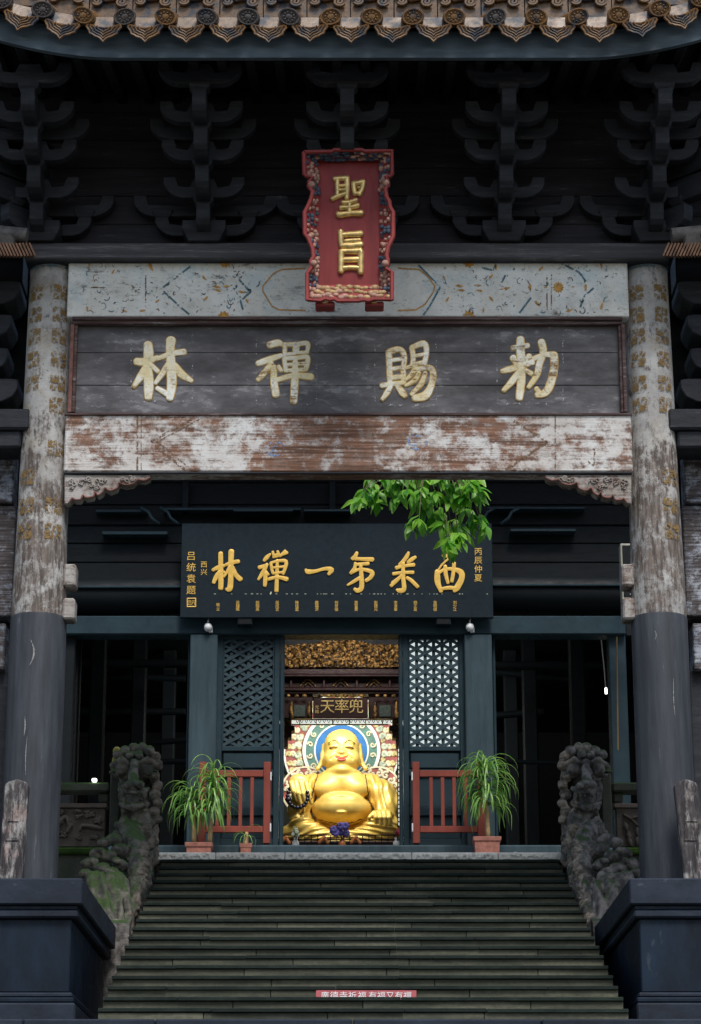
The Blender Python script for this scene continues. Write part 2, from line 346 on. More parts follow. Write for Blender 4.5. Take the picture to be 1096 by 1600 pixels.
# ------------------------------------------------------------------ brush strokes for the lettering
def catmull(pts, k=5):
    if len(pts) < 3:
        (a, b) = pts[0], pts[-1]; return [tuple(a[j]+(b[j]-a[j])*i/k for j in range(3)) for i in range(k+1)]
    out = []; p = [pts[0]]+list(pts)+[pts[-1]]
    for i in range(1, len(p)-2):
        for q in range(k):
            t = q/k
            out.append(tuple(.5*(2*p[i][j]+(p[i+1][j]-p[i-1][j])*t+(2*p[i-1][j]-5*p[i][j]+4*p[i+1][j]-p[i+2][j])*t*t+(3*p[i][j]-p[i-1][j]-3*p[i+1][j]+p[i+2][j])*t**3) for j in range(3)))
    out.append(tuple(pts[-1])); return out
def strokes(mb, paths, conv, h, grow=0, flat=.75, wt=1.0):
    """paths: polylines (x, y, half width) in a close-up's pixels; conv(x, y, d) -> world point, d metres proud"""
    for ip, pa in enumerate(paths):
        c = catmull(pa); m = len(c); hh = h*(1+.04*(ip % 7))
        ring = []
        def add(x, y, nx, ny, r, lift):
            ring.append([conv(x+nx*r*a, y+ny*r*a, hh*b*lift) for a, b in ((-1, -.3), (-.93, flat), (0, 1), (.93, flat), (1, -.3))])
        for i, (x, y, r) in enumerate(c):
            r = r*wt+grow
            dx, dy = c[min(i+1, m-1)][0]-c[max(i-1, 0)][0], c[min(i+1, m-1)][1]-c[max(i-1, 0)][1]
            l = math.hypot(dx, dy) or 1; dx /= l; dy /= l; nx, ny = -dy, dx
            if i == 0:
                for t in (80, 55, 28): a = math.radians(t); add(x-dx*r*math.sin(a)*.8, y-dy*r*math.sin(a)*.8, nx, ny, r*math.cos(a), .6+.4*math.cos(a))
            add(x, y, nx, ny, r, 1)
            if i == m-1:
                for t in (28, 55, 80): a = math.radians(t); add(x+dx*r*math.sin(a)*.8, y+dy*r*math.sin(a)*.8, nx, ny, r*math.cos(a), .6+.4*math.cos(a))
        vs = [v for r_ in ring for v in r_]; w = 5; k = len(ring)
        fs = [(i*w+j, i*w+j+1, (i+1)*w+j+1, (i+1)*w+j) for i in range(k-1) for j in range(w-1)]
        mb.add(vs, fs)
    return mb
def plane_conv(ox, oy, sc, Y):
    def f(x, y, d):
        p = P(ox+x/sc, oy+y/sc, Y); return Vector((p.x, p.y-d, p.z))
    return f
def text_into(mb, body, px, py, hpx, Y, proud=.006, wfac=1.0):
    """one printed character (or row) centred on a photo point at depth Y, as raised lettering"""
    c = bpy.data.curves.new('txt', 'FONT'); c.body = body; c.size = 1; c.align_x = 'CENTER'; c.resolution_u = 2; c.offset = .0
    o = bpy.data.objects.new('txt', c); COL.objects.link(o)
    dg = bpy.context.evaluated_depsgraph_get(); me = bpy.data.meshes.new_from_object(o.evaluated_get(dg))
    s = hpx*S(py, Y)/.92; p = P(px, py, Y)
    xs = [v.co.x for v in me.vertices]; mx = (min(xs)+max(xs))/2 if xs else 0
    mb.add([Vector((p.x+(v.co.x-mx)*s*wfac, Y-proud, p.z+(v.co.y-.36)*s)) for v in me.vertices], [tuple(q.vertices) for q in me.polygons])
    bpy.data.objects.remove(o); bpy.data.curves.remove(c); bpy.data.meshes.remove(me)

# ------------------------------------------------------------------ signed-distance sculpting (carved stone, statue)
class Sculpt:
    def __init__(s, lo, hi, res):
        s.lo = np.array(lo, dtype=np.float32); s.res = res
        s.n = np.ceil((np.array(hi)-np.array(lo))/res).astype(int)+1
        s.d = np.full(s.n, .5, dtype=np.float32)
        s.ax = [s.lo[i]+np.arange(s.n[i], dtype=np.float32)*res for i in range(3)]
    def sub(s, lo, hi):
        a = np.clip(np.floor((np.array(lo)-s.lo)/s.res).astype(int), 0, s.n); b = np.clip(np.ceil((np.array(hi)-s.lo)/s.res).astype(int)+1, 0, s.n)
        sl = tuple(slice(a[i], b[i]) for i in range(3))
        if any(b[i] <= a[i] for i in range(3)): return None
        return sl, np.meshgrid(*[s.ax[i][sl[i]] for i in range(3)], indexing='ij', sparse=True)
    def op(s, lo, hi, fn, k, carve=False):
        q = s.sub(np.array(lo)-k-2*s.res, np.array(hi)+k+2*s.res)
        if q is None: return
        sl, (x, y, z) = q; p = fn(x, y, z).astype(np.float32); d = s.d[sl]
        if carve:
            h = np.clip(.5-.5*(d+p)/k, 0, 1); s.d[sl] = d*(1-h)-p*h+k*h*(1-h)
        else:
            h = np.clip(.5+.5*(p-d)/k, 0, 1); s.d[sl] = p*(1-h)+d*h-k*h*(1-h)
    def ell(s, c, r, k=.02, carve=False):
        c = np.array(c); r = np.array(r, dtype=float)
        def fn(x, y, z):
            a, b, e = (x-c[0])/r[0], (y-c[1])/r[1], (z-c[2])/r[2]
            k0 = np.sqrt(a*a+b*b+e*e); k1 = np.sqrt((a/r[0])**2+(b/r[1])**2+(e/r[2])**2)+1e-6
            return k0*(k0-1)/k1
        s.op(c-r, c+r, fn, k, carve)
    def cap(s, a, b, ra, rb, k=.02, carve=False):
        a = np.array(a, dtype=float); b = np.array(b, dtype=float); ab = b-a; L = float(ab @ ab)+1e-9; R = max(ra, rb)
        def fn(x, y, z):
            t = np.clip(((x-a[0])*ab[0]+(y-a[1])*ab[1]+(z-a[2])*ab[2])/L, 0, 1)
            return np.sqrt((x-a[0]-t*ab[0])**2+(y-a[1]-t*ab[1])**2+(z-a[2]-t*ab[2])**2)-(ra+(rb-ra)*t)
        s.op(np.minimum(a, b)-R, np.maximum(a, b)+R, fn, k, carve)
    def chain(s, pts, k=.02):
        for (a, ra), (b, rb) in zip(pts[:-1], pts[1:]): s.cap(a, b, ra, rb, k)
    def depth(s, x, z):                                  # y of the first surface met going away from the camera
        i = int(round((x-s.lo[0])/s.res)); kz = int(round((z-s.lo[2])/s.res))
        i = min(max(i, 0), s.n[0]-1); kz = min(max(kz, 0), s.n[2]-1)
        col = s.d[i, :, kz]; j = np.argmax(col < 0)
        if col[j] >= 0: return None
        t = col[j-1]/(col[j-1]-col[j]) if j > 0 else 0
        return float(s.ax[1][max(j-1, 0)]+t*s.res)
    def mesh(s, name, mat, off):
        d = s.d; d[[0, -1]] = .5; d[:, [0, -1]] = .5; d[:, :, [0, -1]] = .5
        ins = d < 0; c = ins[:-1, :-1, :-1].astype(np.int8)*0
        offs = [(i, j, k) for i in (0, 1) for j in (0, 1) for k in (0, 1)]
        nx, ny, nz = d.shape
        for (i, j, k) in offs: c += ins[i:nx-1+i, j:ny-1+j, k:nz-1+k]
        mask = (c > 0) & (c < 8); idx = np.argwhere(mask); n = len(idx)
        vid = np.full(mask.shape, -1, dtype=np.int64); vid[mask] = np.arange(n)
        acc = np.zeros((n, 3)); cnt = np.zeros(n)
        val = {o: d[idx[:, 0]+o[0], idx[:, 1]+o[1], idx[:, 2]+o[2]] for o in offs}
        for o in offs:
            for a in range(3):
                if o[a]: continue
                o2 = list(o); o2[a] = 1; o2 = tuple(o2); da, db = val[o], val[o2]; cr = (da < 0) != (db < 0)
                t = np.where(cr, da/np.where(cr, da-db, 1), 0); p = np.repeat(np.array(o, float)[None], n, 0); p[:, a] += t
                acc[cr] += p[cr]; cnt[cr] += 1
        pos = (idx+acc/cnt[:, None])*s.res+s.lo-np.array(off)
        quads = []
        for a in range(3):
            lo = [slice(0, None)]*3; hi = [slice(0, None)]*3; lo[a] = slice(0, -1); hi[a] = slice(1, None)
            A, B = ins[tuple(lo)], ins[tuple(hi)]; e = np.argwhere(A != B); b, cc = [(1, 2), (2, 0), (0, 1)][a]
            ok = (e[:, b] > 0) & (e[:, cc] > 0) & (e[:, b] < d.shape[b]-1) & (e[:, cc] < d.shape[cc]-1); e = e[ok]
            def cell(db, dc):
                q = e.copy(); q[:, b] += db; q[:, cc] += dc; return vid[q[:, 0], q[:, 1], q[:, 2]]
            q = np.stack([cell(-1, -1), cell(0, -1), cell(0, 0), cell(-1, 0)], 1)
            inside = A[e[:, 0], e[:, 1], e[:, 2]]; q[~inside] = q[~inside][:, ::-1]; quads.append(q)
        quads = np.concatenate(quads); quads = quads[(quads >= 0).all(1)]
        me = bpy.data.meshes.new(name); me.vertices.add(n); me.vertices.foreach_set('co', pos.astype(np.float32).ravel())
        m = len(quads); me.loops.add(m*4); me.loops.foreach_set('vertex_index', quads.astype(np.int32).ravel())
        me.polygons.add(m); me.polygons.foreach_set('loop_start', np.arange(m, dtype=np.int32)*4)
        me.update(calc_edges=True); me.validate(); me.polygons.foreach_set('use_smooth', [True]*len(me.polygons))
        if mat: me.materials.append(mat)
        return me
_LAT = np.random.default_rng(3).random((32, 32, 32)).astype(np.float32)
def vnoise(x, y, z):
    def f(v):
        i = np.floor(v).astype(int); t = v-i; return i % 32, (i+1) % 32, t*t*(3-2*t)
    x, y, z = np.broadcast_arrays(x, y, z); xi, xj, u = f(x); yi, yj, v = f(y); zi, zj, w = f(z); L = _LAT
    def l(a, b, t): return a+(b-a)*t
    return l(l(l(L[xi, yi, zi], L[xj, yi, zi], u), l(L[xi, yj, zi], L[xj, yj, zi], u), v), l(l(L[xi, yi, zj], L[xj, yi, zj], u), l(L[xi, yj, zj], L[xj, yj, zj], u), v), w)-.5
def roughen(sc, amp, freq, stretch=(1, 1, 1)):
    near = np.abs(sc.d) < amp*2+sc.res*2; i = np.argwhere(near)
    p = sc.lo+i*sc.res; q = p*np.array(stretch)*freq
    nz = vnoise(q[:, 0], q[:, 1], q[:, 2])+.5*vnoise(q[:, 0]*2.1+7, q[:, 1]*2.1, q[:, 2]*2.1)
    sc.d[near] += (amp*nz).astype(np.float32)

# ================================================================== GROUND, TERRACE, STAIRS
G0 = 0.0
YT = 27.0; ZT = Z(1333, YT)                             # landing edge
RUN, NST = .37, 19
YB = YT-(NST-1)*RUN                                          # first riser of the upper flight
ZB = Z(1593, YB-.45); RISE = (ZT-ZB)/NST
tag(bx('ground', M_['ground'], None, -150, 150, -80, 250, -.4, 0, 0), kind='structure')
XL, XR = -2.08, 2.29
st = thing('stone_staircase', 'worn mossy stone stairway rising to the temple door', None, (0, YB, ZB), kind='structure')
def step_row(parent, y, ztop, rise, x0, x1, run, k):
    r = random.Random(k*13+5)
    cuts = [x0]; x = x0+r.uniform(.5, 1.2)
    while x < x1-.45: cuts.append(x); x += r.uniform(1.3, 2.6)
    cuts.append(x1)
    fixed = .43                                         # the joint that runs up the whole flight
    cuts = sorted([c for c in cuts if abs(c-fixed) > .3]+[fixed+r.uniform(-.012, .012)])
    for a, b in zip(cuts[:-1], cuts[1:]):
        j, jz = r.uniform(-.008, .006), r.uniform(-.004, .004)
        bx('tread_stone', M_['nose'], parent, a+.002, b-.002, y-.024+j, y+run, ztop-.032+jz, ztop+jz, .004)
    cuts2 = [x0]; x = x0+r.uniform(.4, 1.4)
    while x < x1-.5: cuts2.append(x); x += r.uniform(.8, 1.7)
    cuts2.append(x1)
    for a, b in zip(cuts2[:-1], cuts2[1:]):
        j = r.uniform(-.006, .006)
        bx('riser_stone', M_['step'], parent, a+.003, b-.003, y+j, y+run, ztop-rise-.01, ztop-.035, .003)
for i in range(NST-1):
    step_row(st, YB+i*RUN, ZB+(i+1)*RISE, RISE, XL, XR, RUN+.06, i)
# lower flight below the picture and the terrace between
terr = bx('terrace', M_['ground'], None, -14, 14, YB-.42, 60, -.2, ZB-.06, .01); tag(terr, kind='structure')
te = thing('terrace_edge', None, None, (0, YB-.5, ZB), kind='structure')
x = -7.0; r = random.Random(2)
while x < 7:
    w = r.uniform(1.0, 1.7); bx('edge_stone', M_['pedcap'], te, x+.003, x+w-.003, YB-.5, YB+.4, ZB-.12, ZB, .012); x += w
st2 = thing('lower_staircase', 'lower flight of stone steps in front of the terrace', None, (0, YB-6, 0), kind='structure')
nl = int(round((ZB-.0)/.145))
for i in range(nl): bx('tread_stone', M_['step'], st2, -3.4, 3.4, YB-.5-(nl-i)*.36, YB-.42, i*(ZB-.13)/nl, (i+1)*(ZB-.13)/nl, .01)

# upper landing and its pale carved edge
ZF = Z(1320, 29.2)                                       # hall floor
land = bx('upper_landing', M_['landing'], None, -9, 9, YT+.28, 29.4, ZB-.1, ZT-.015, .005); tag(land, kind='structure')
le = thing('landing_edge', 'pale carved edging stones along the top of the stairs', None, (0, YT, ZT), kind='structure')
for a, b in ((XL-.12, -1.5), (-1.5, -.73), (-.73, .68), (.68, 1.64), (1.64, XR+.1)):
    e = bx('edge_stone', M_['marble'], le, a+.004, b-.004, YT-.045, YT+.27, Z(1344.5, YT), ZT, .006)
    mb = MB(); r = random.Random(int(b*100)); x = a+.05
    while x < b-.06:
        w = r.uniform(.012, .05); zc = r.uniform(Z(1342, YT), Z(1335, YT)); h = r.uniform(.006, .02)
        mb.box(x, x+w, YT-.056, YT-.04, zc-h, zc+h); x += w*.7+.006
    stuff(mb.build('edge_carving', M_['marble'], e))
for sx, xa, xb in ((-1, -9, XL-.12), (1, XR+.1, 9)):
    bx('edge_stone', M_['railstone'], le, xa, xb, YT-.03, YT+.27, ZB-.06, ZT, .01)

# ================================================================== PEDESTALS under the columns
YP0, YP1 = 20.9, 24.0
def pedestal(side):
    if side < 0: xc = X(129, 1390, YP0); xb = X(108, 1500, YP0); xo = xc-1.45
    else: xc = X(984, 1390, YP0); xb = X(1003, 1500, YP0); xo = xc+1.45
    t = thing('stone_pedestal', ('dark blue stone pedestal at bottom left under the painted column' if side < 0 else 'dark blue stone pedestal at bottom right under the painted column'), 'pedestal', ((xc+xo)/2, 22.5, ZB), 'moulded pedestals flanking the stairs')
    def lay(name, mat, ins, y0, y1, bev):
        a, b = (xc, xo) if side < 0 else (xc, xo)
        lo, hi = min(a, b), max(a, b)
        bx(name, mat, t, lo+ins, hi-ins, YP0+ins, YP1-ins, Z(y1, YP0), Z(y0, YP0), bev)
    lay('cap', M_['pedcap'], 0, 1372, 1413, .012)
    lay('moulding', M_['pedestal'], .045, 1413.3, 1420, .006)
    lay('moulding', M_['pedcap'], .035, 1420.3, 1433, .016)
    lay('shaft', M_['pedestal'], abs(xb-xc), 1433.3, 1549, .01)
    lay('moulding', M_['pedcap'], abs(xb-xc)-.03, 1549.3, 1557, .012)
    lay('moulding', M_['pedestal'], abs(xb-xc)-.05, 1557.3, 1566, .012)
    bx('plinth', M_['pedcap'], t, *sorted((xc-side*-.0+side*.03, xo-side*.03)), YP0+.02, YP1-.02, ZB-.02, Z(1566.3, YP0), .015)
    return t
pedestal(-1); pedestal(1)
ZPED = Z(1372, YP0)

# ================================================================== GATEWAY
YC = 22.5; YBM = 22.28
gate = thing('temple_gateway', 'weathered timber gateway with painted columns, sign beams and tiled eave', 'gateway', (0, YC, ZPED))
CX = {}
def column(side):
    pb = 45 if side < 0 else 1048; ptp = 83 if side < 0 else 1006
    xc = (X(pb, 1370, YC)+X(ptp, 400, YC))/2; CX[side] = xc
    r0 = 45*S(1300, YC); r1 = 44*S(1000, YC); r2 = 33.5*S(420, YC)
    z0, zs, z1 = ZPED, Z(965, YC), Z(398, YC)
    mb = MB(); mb.lathe([(r0*1.0, z0), (r0, z0+.02), (r1, zs-.03), (r1-.004, zs-.012), (r1-.02, zs-.004)], (xc, YC, 0), 40)
    wrap = mb.build('column_wrap', M_['sheath'], gate, smooth=True, angle=.6)
    prof = []
    for i in range(25):
        t = i/24; prof.append((r1*.965+(r2-r1*.965)*t, zs-.01+(z1-.1-zs)*t))
    prof += [(r2+.004, z1-.1), (r2+.006, z1-.07), (r2-.004, z1-.05), (r2-.03, z1-.01), (r2-.06, z1)]
    mb = MB(); mb.lathe(prof, (xc, YC, 0), 48)
    for v in mb.v:
        q = mnoise.noise(Vector((v.x*3, v.y*3, v.z*1.2)))
        d = Vector((v.x-xc, v.y-YC, 0)); v += d.normalized()*q*.008 if d.length > .01 else Vector()
    co = mb.build('column', M_['colpaint'], gate, smooth=True, angle=.6)
    # printed ochre leaf squares and bands wrapped round the shaft
    r = random.Random(11 if side < 0 else 12)
    mo = None
    def patch(a, zc, da, dz, wedge):
        R = r1*.965+(r2-r1*.965)*((zc-zs)/(z1-zs))+.010
        def put(u, v): return Vector((xc+R*math.sin(a+u*da), YC-R*math.cos(a+u*da), zc+v*dz))
        nonlocal mo
        mo.add([put(*w) for w in wedge], [tuple(range(len(wedge)))])
    rows = [(455, 0), (490, 0), (524, 0), (560, .1), (598, .15), (632, .2), (700, .5), (745, .35), (790, .35), (830, .5), (872, .5)]
    half_ = [[(-.88, 1), (-.2, 1), (-.3, .42)], [(-.02, 1), (1, 1), (1, .02), (.12, -.02), (-.14, .26)], [(1, -.2), (1, -.88), (.42, -.3)]]
    W = half_+[[(-b_, -a_) for a_, b_ in w_] for w_ in half_]
    for q, (py, skip) in enumerate(rows):
        for cidx, a in enumerate((-.60, .56)):
            if r.random() < skip: continue
            zc = Z(py, YC-.22); f = -1 if (q+cidx) % 2 else 1
            mo = MB()
            for w in W: patch(a, zc, .34, .078, [(f*x_, z_) for x_, z_ in w])
            mo.build('painted_square', M_['ochre'], co, recalc=False)
    b = MB()
    for py in (408, 415):
        zc = Z(py, YC-.22); R = r2+.013
        b.grid(lambda u, v: Vector((xc+R*math.sin(-1.5+3*u), YC-R*math.cos(-1.5+3*u), zc+(v-.5)*.022)), 20, 1)
    islands(b, 'painted_band', M_['tealp'], co, recalc=False)
    sc_ = MB()
    for (a, y0, y1, bend, w) in (((-.12, 1000, 1040, .14, .006), (-.22, 1120, 1150, .03, .005), (-.1, 1150, 1212, -.03, .003)) if side < 0 else ((.3, 1060, 1120, -.03, .003), (-.3, 985, 1000, .05, .003))):
        pass; pts_ = []
        for q in range(7):
            t = q/6; zc = Z(y0+(y1-y0)*t, YC-.25); R = r0+(r1-r0)*((zc-z0)/(zs-z0))+.004; aa = a+bend*math.sin(t*3.1); ww = w/R*(.3+math.sin(t*3.14))
            pts_.append((Vector((xc+R*math.sin(aa-ww), YC-R*math.cos(aa-ww), zc)), Vector((xc+R*math.sin(aa+ww), YC-R*math.cos(aa+ww), zc))))
        sc_.add([v for p_ in pts_ for v in p_], [(2*q, 2*q+1, 2*q+3, 2*q+2) for q in range(6)])
    islands(sc_, 'scuff_mark', M_['scuff'], wrap, recalc=False)
    # two timber peg ends on the inner side
    for pa, pb_ in ((886, 921), (939, 972)):
        zt, zb = Z(pa, YC), Z(pb_, YC); xa = xc-side*(r1-.03)
        lo, hi = sorted((xa, xa-side*.115))
        bx('tie_block', M_['queti'], gate, lo, hi, YC-.12, YC+.1, zb, zt, .018)
column(-1); column(1)
# upper painted beam
ub = pbox('upper_beam', M_['beamtop'], gate, 106, 408, 982, 495, YBM, .35, .012)
YD = YBM-.004
def cv(x, y, d=0): p = P(x, y, YD); return Vector((p.x, p.y-d, p.z))
def flower(mb, x, y, r, n=10, half=None):
    pts = []
    for k in range(n*4):
        t = 2*math.pi*k/(n*4); rr = r*(.86+.14*math.cos(n*t)); dy = rr*math.sin(t)
        if half == 'up': dy = min(dy, 0)
        if half == 'down': dy = max(dy, 0)
        pts.append(cv(x+rr*math.cos(t), y+dy))
    mb.add(pts, [tuple(range(len(pts)))])
def dart(mb, x, y, L, ang, w=.34):
    c, s_ = math.cos(ang), math.sin(ang)
    pts = [(0, 0), (.35*L, w*L*.5), (.75*L, w*L*.35), (L, 0), (.7*L, -w*L*.3), (.3*L, -w*L*.5)]
    mb.add([cv(x+a*c-b*s_, y+a*s_+b*c) for a, b in pts], [tuple(range(6))])
def line(mb, pts, w):
    for (x0, y0), (x1, y1) in zip(pts[:-1], pts[1:]):
        l = math.hypot(x1-x0, y1-y0) or 1; nx, ny = -(y1-y0)/l*w/2, (x1-x0)/l*w/2
        mb.add([cv(x0+nx, y0+ny), cv(x1+nx, y1+ny), cv(x1-nx, y1-ny), cv(x0-nx, y0-ny)], [(0, 1, 2, 3)])
mo = MB(); mt = MB(); mbk = MB()
flower(mo, 873, 449, 9, 12); flower(mbk, 212, 449, 8.5, 12)
for x_, half, y_ in ((350, 'up', 495), (352, 'down', 409), (733, 'up', 494), (733, 'down', 409)): flower(mo, x_, y_, 10, 9, half)
for (x_, y_, L, a) in ((316, 430, 11, 50), (318, 470, 11, -45), (333, 447, 13, 8), (346, 455, 12, 195), (360, 447, 12, 175), (372, 455, 12, 10), (384, 466, 10, 60), (243, 473, 9, -40), (232, 410, 16, 60), (175, 428, 9, -60), (140, 410, 10, 90), (136, 478, 10, 80), (190, 484, 10, 20), (218, 486, 11, -10),
                       (692, 430, 10, 60), (697, 472, 10, -60), (712, 446, 13, 5), (727, 454, 12, 185), (741, 446, 12, 0), (755, 455, 11, 190), (764, 436, 11, -50), (764, 463, 11, 45), (787, 451, 11, -10), (787, 451, -7, -10), (828, 442, 14, 85), (835, 470, 14, 40), (842, 424, 11, -50), (884, 487, 12, -20), (915, 443, 13, 85), (939, 484, 13, -75), (939, 409, 12, 80), (774, 411, 12, 80), (755, 489, 9, -80), (850, 449, 6, 0), (893, 448, 6, 0)):
    dart(mo, x_, y_, L, math.radians(a))
hexl = [(478, 419), (440, 421), (428, 427), (411, 447), (411, 455), (425, 478), (436, 484), (478, 485)]
hexr = [(622, 419), (655, 421), (668, 431), (680, 447), (677, 457), (664, 476), (650, 484), (622, 485)]
for h in (hexl, hexr): line(mo, h, 2.2)
for h in ([(388, 415), (374, 437), (392, 456), (376, 470), (380, 484)], [(652, 412), (668, 428), (688, 449), (672, 478), (662, 492)], [(876, 405+6), (905, 425), (916, 440)], [(928, 450), (914, 462), (907, 480)], [(255, 449), (285, 426), (298, 416)], [(256, 455), (280, 478), (296, 491)], [(790, 430), (784, 442)], [(752, 418), (770, 422), (776, 414)], [(812, 489), (830, 465)]): line(mt, h, 3)
for h in ([(855, 424), (855, 484)], [(862, 424), (862, 484)], [(228, 430), (228, 484)], [(142, 449), (163, 449)], [(280, 428), (262, 446)]): line(mbk, h, 1.8)
ub_ = ub
sc1 = MB(); sc2 = MB(); r = random.Random(77)
for k in range(200):
    x_ = r.choice((r.uniform(125, 400), r.uniform(690, 965))); y_ = r.uniform(414, 490); R_ = r.uniform(2, 7); a0 = r.uniform(0, 6.3); da = r.uniform(.5, 1.1)*r.choice((-1, 1))
    line(sc1 if r.random() < .55 else sc2, [(x_+R_*math.cos(a0+da*q)*(1-.1*q), y_+R_*math.sin(a0+da*q)*(1-.1*q)) for q in range(r.randint(2, 5))], r.uniform(.8, 1.7))
stuff(sc1.build('faded_scrollwork', M_['tealp'], ub_, recalc=False)); stuff(sc2.build('faded_linework', M_['brownp'], ub_, recalc=False))
islands(mo, 'painted_flower', M_['orange'], ub_, recalc=False)
islands(mt, 'painted_scroll', M_['tealp'], ub_, recalc=False); islands(mbk, 'painted_line', M_['brownp'], ub_, recalc=False)
# mouldings round the sign, sign planks
pbox('moulding', M_['rail'], gate, 113, 494.5, 973, 499, YBM-.05, .12, .006)
pbox('moulding', M_['rail'], gate, 113, 499.3, 973, 506, YBM-.02, .12, .006)
pbox('moulding', M_['qedge'], gate, 108, 506.3, 114, 644, YBM-.02, .14, .006); pbox('moulding', M_['rail'], gate, 114.3, 506.3, 119.5, 644, YBM+.0, .14, .006)
pbox('moulding', M_['rail'], gate, 968.5, 506.3, 973, 644, YBM-.0, .14, .006); pbox('moulding', M_['rail'], gate, 973.3, 506.3, 979, 644, YBM-.02, .14, .006)
YS = YBM+.06
sign = thing('sign_panel', None, None, P(545, 640, YS), parent=gate)
for a, b in ((504, 551), (551.4, 602), (602.4, 646)):
    pbox('plank', M_['sign'], sign, 117, a, 971, b, YS+random.uniform(-.004, .004), .06, .007)
SC = 1096/340
C1 = plane_conv(195, 510, SC, YS); C2 = plane_conv(570, 510, SC, YS)
lin = [[(118, 95, 17), (121, 140, 19), (117, 200, 15), (122, 280, 19), (120, 358, 15)], [(60, 178, 13), (105, 180, 15), (165, 158, 8)], [(108, 205, 11), (82, 252, 14), (45, 306, 7)], [(132, 195, 9), (168, 228, 8)],
       [(234, 72, 19), (230, 120, 16), (235, 200, 18), (238, 290, 18), (228, 362, 14)], [(165, 165, 8), (230, 142, 10), (300, 130, 11)], [(218, 195, 10), (190, 240, 10), (155, 288, 7)], [(255, 195, 9), (285, 240, 15), (338, 276, 7)], [(165, 312, 8), (215, 342, 11)]]
chan = [[(730, 95, 12), (775, 85, 13), (795, 95, 6)], [(672, 188, 10), (730, 168, 12), (790, 148, 8)], [(740, 185, 8), (710, 230, 11), (672, 270, 7)], [(752, 205, 10), (752, 270, 13), (762, 345, 14)], [(775, 205, 8), (790, 225, 7)],
        [(808, 90, 8), (806, 150, 7)], [(808, 95, 8), (860, 92, 8)], [(858, 92, 7), (855, 140, 6)], [(808, 143, 6), (860, 138, 6)], [(872, 92, 8), (870, 130, 6)], [(872, 92, 8), (922, 88, 9), (920, 128, 7)], [(870, 135, 6), (922, 132, 6)],
        [(805, 165, 8), (812, 225, 8)], [(805, 165, 8), (870, 160, 8), (922, 158, 9), (915, 210, 9)], [(812, 195, 6), (915, 188, 6)], [(812, 225, 7), (915, 218, 7)],
        [(765, 272, 9), (850, 250, 10), (940, 255, 13)], [(860, 165, 9), (858, 270, 14), (852, 378, 13)]]
ci = [[(122, 130, 11), (125, 200, 11), (128, 280, 10)], [(122, 130, 11), (175, 118, 11), (200, 150, 9), (195, 215, 9), (196, 285, 10)], [(125, 175, 7), (190, 165, 7)], [(126, 218, 8), (190, 210, 8)], [(130, 262, 9), (192, 255, 9)], [(85, 300, 9), (140, 292, 9), (195, 285, 8)], [(130, 305, 9), (110, 340, 10), (88, 370, 6)], [(165, 300, 9), (190, 335, 12), (205, 352, 8)],
      [(238, 110, 9), (245, 160, 9), (240, 200, 8)], [(238, 108, 9), (298, 88, 11), (312, 130, 9), (300, 190, 9)], [(245, 152, 6), (300, 142, 6)], [(240, 195, 7), (305, 182, 8)], [(205, 212, 6), (260, 196, 7)], [(262, 205, 8), (235, 245, 8), (205, 272, 5)], [(245, 225, 8), (320, 210, 10), (345, 235, 11), (335, 300, 12), (305, 350, 16), (250, 362, 12)], [(275, 235, 7), (250, 275, 8), (205, 300, 5)], [(305, 235, 7), (285, 290, 9), (235, 345, 6)]]
chi = [[(785, 65, 14), (785, 120, 16), (790, 200, 15), (788, 290, 15), (778, 362, 13)], [(745, 110, 8), (790, 102, 9), (822, 98, 9)], [(748, 160, 13), (765, 190, 9), (782, 205, 6)], [(830, 150, 9), (805, 175, 9), (788, 195, 6)], [(692, 228, 8), (750, 212, 12), (845, 182, 11)], [(780, 225, 9), (745, 275, 12), (700, 325, 7)], [(795, 215, 7), (840, 240, 9)],
       [(890, 80, 14), (900, 130, 13), (880, 190, 12), (865, 250, 11), (825, 308, 7)], [(850, 165, 9), (905, 145, 9), (952, 145, 13)], [(952, 145, 15), (955, 200, 14), (940, 280, 15), (910, 335, 14), (870, 345, 11)], [(865, 315, 8), (885, 345, 10)]]
for chars, conv in ((lin, C1), (chan, C1), (ci, C2), (chi, C2)):
    g = strokes(MB(), chars, conv, .016, 0, .75, 1.3).build('character', M_['goldworn'], sign, smooth=True, angle=.9)
    strokes(MB(), chars, conv, .009, 4.2, .75, 1.3).build('gilt_outline', M_['goldedge'], g, smooth=True, angle=.9)
# chalk guide lines round the characters
ch = MB(); YDs = YD; YD = YS-.008
for x0, x1, y0, y1 in ((205, 301, 520, 628), (401, 495, 528, 632), (586, 682, 524, 634), (777, 880, 524, 632)):
    line(ch, [(x0, y0), (x0, y1)], 2.2); line(ch, [(x1, y0), (x1, y1)], 2.2); line(ch, [(x0, y1-1), (x1, y1-1)], 3)
islands(ch, 'chalk_line', M_['chalk'], sign, recalc=False); YD = YDs
# lower beam
YL = YBM-.03
lb = pbox('lower_beam', M_['beamlow'], gate, 101, 647, 988, 737, YL, .27, .014)
pbox('moulding', M_['rail'], gate, 101, 645, 988, 648.5, YL-.02, .1, .005)
pbox('moulding', M_['dark'], gate, 101, 737.3, 988, 740, YL-.015, .03, .005)
YD = YL-.004
m1 = MB(); m2 = MB()
line(m1, [(215, 648), (215, 735)], 3); line(m1, [(221, 648), (221, 735)], 1.5)
line(m1, [(300, 655), (236, 690), (290, 734)], 4); line(m1, [(312, 655), (246, 690), (300, 734)], 2)
line(m1, [(800, 655), (856, 690), (790, 734)], 4); line(m1, [(868, 650), (868, 735)], 2); line(m1, [(918, 700), (930, 702), (928, 728), (918, 720)], 2.4)
for (x0, y0, s_) in ((432, 700, 1), (650, 690, -1)):
    pts = [(x0+s_*(2+.9*k)*math.cos(k*.55), y0-(2+.5*k)*math.sin(k*.55)) for k in range(22)]; line(m2, pts, 3)
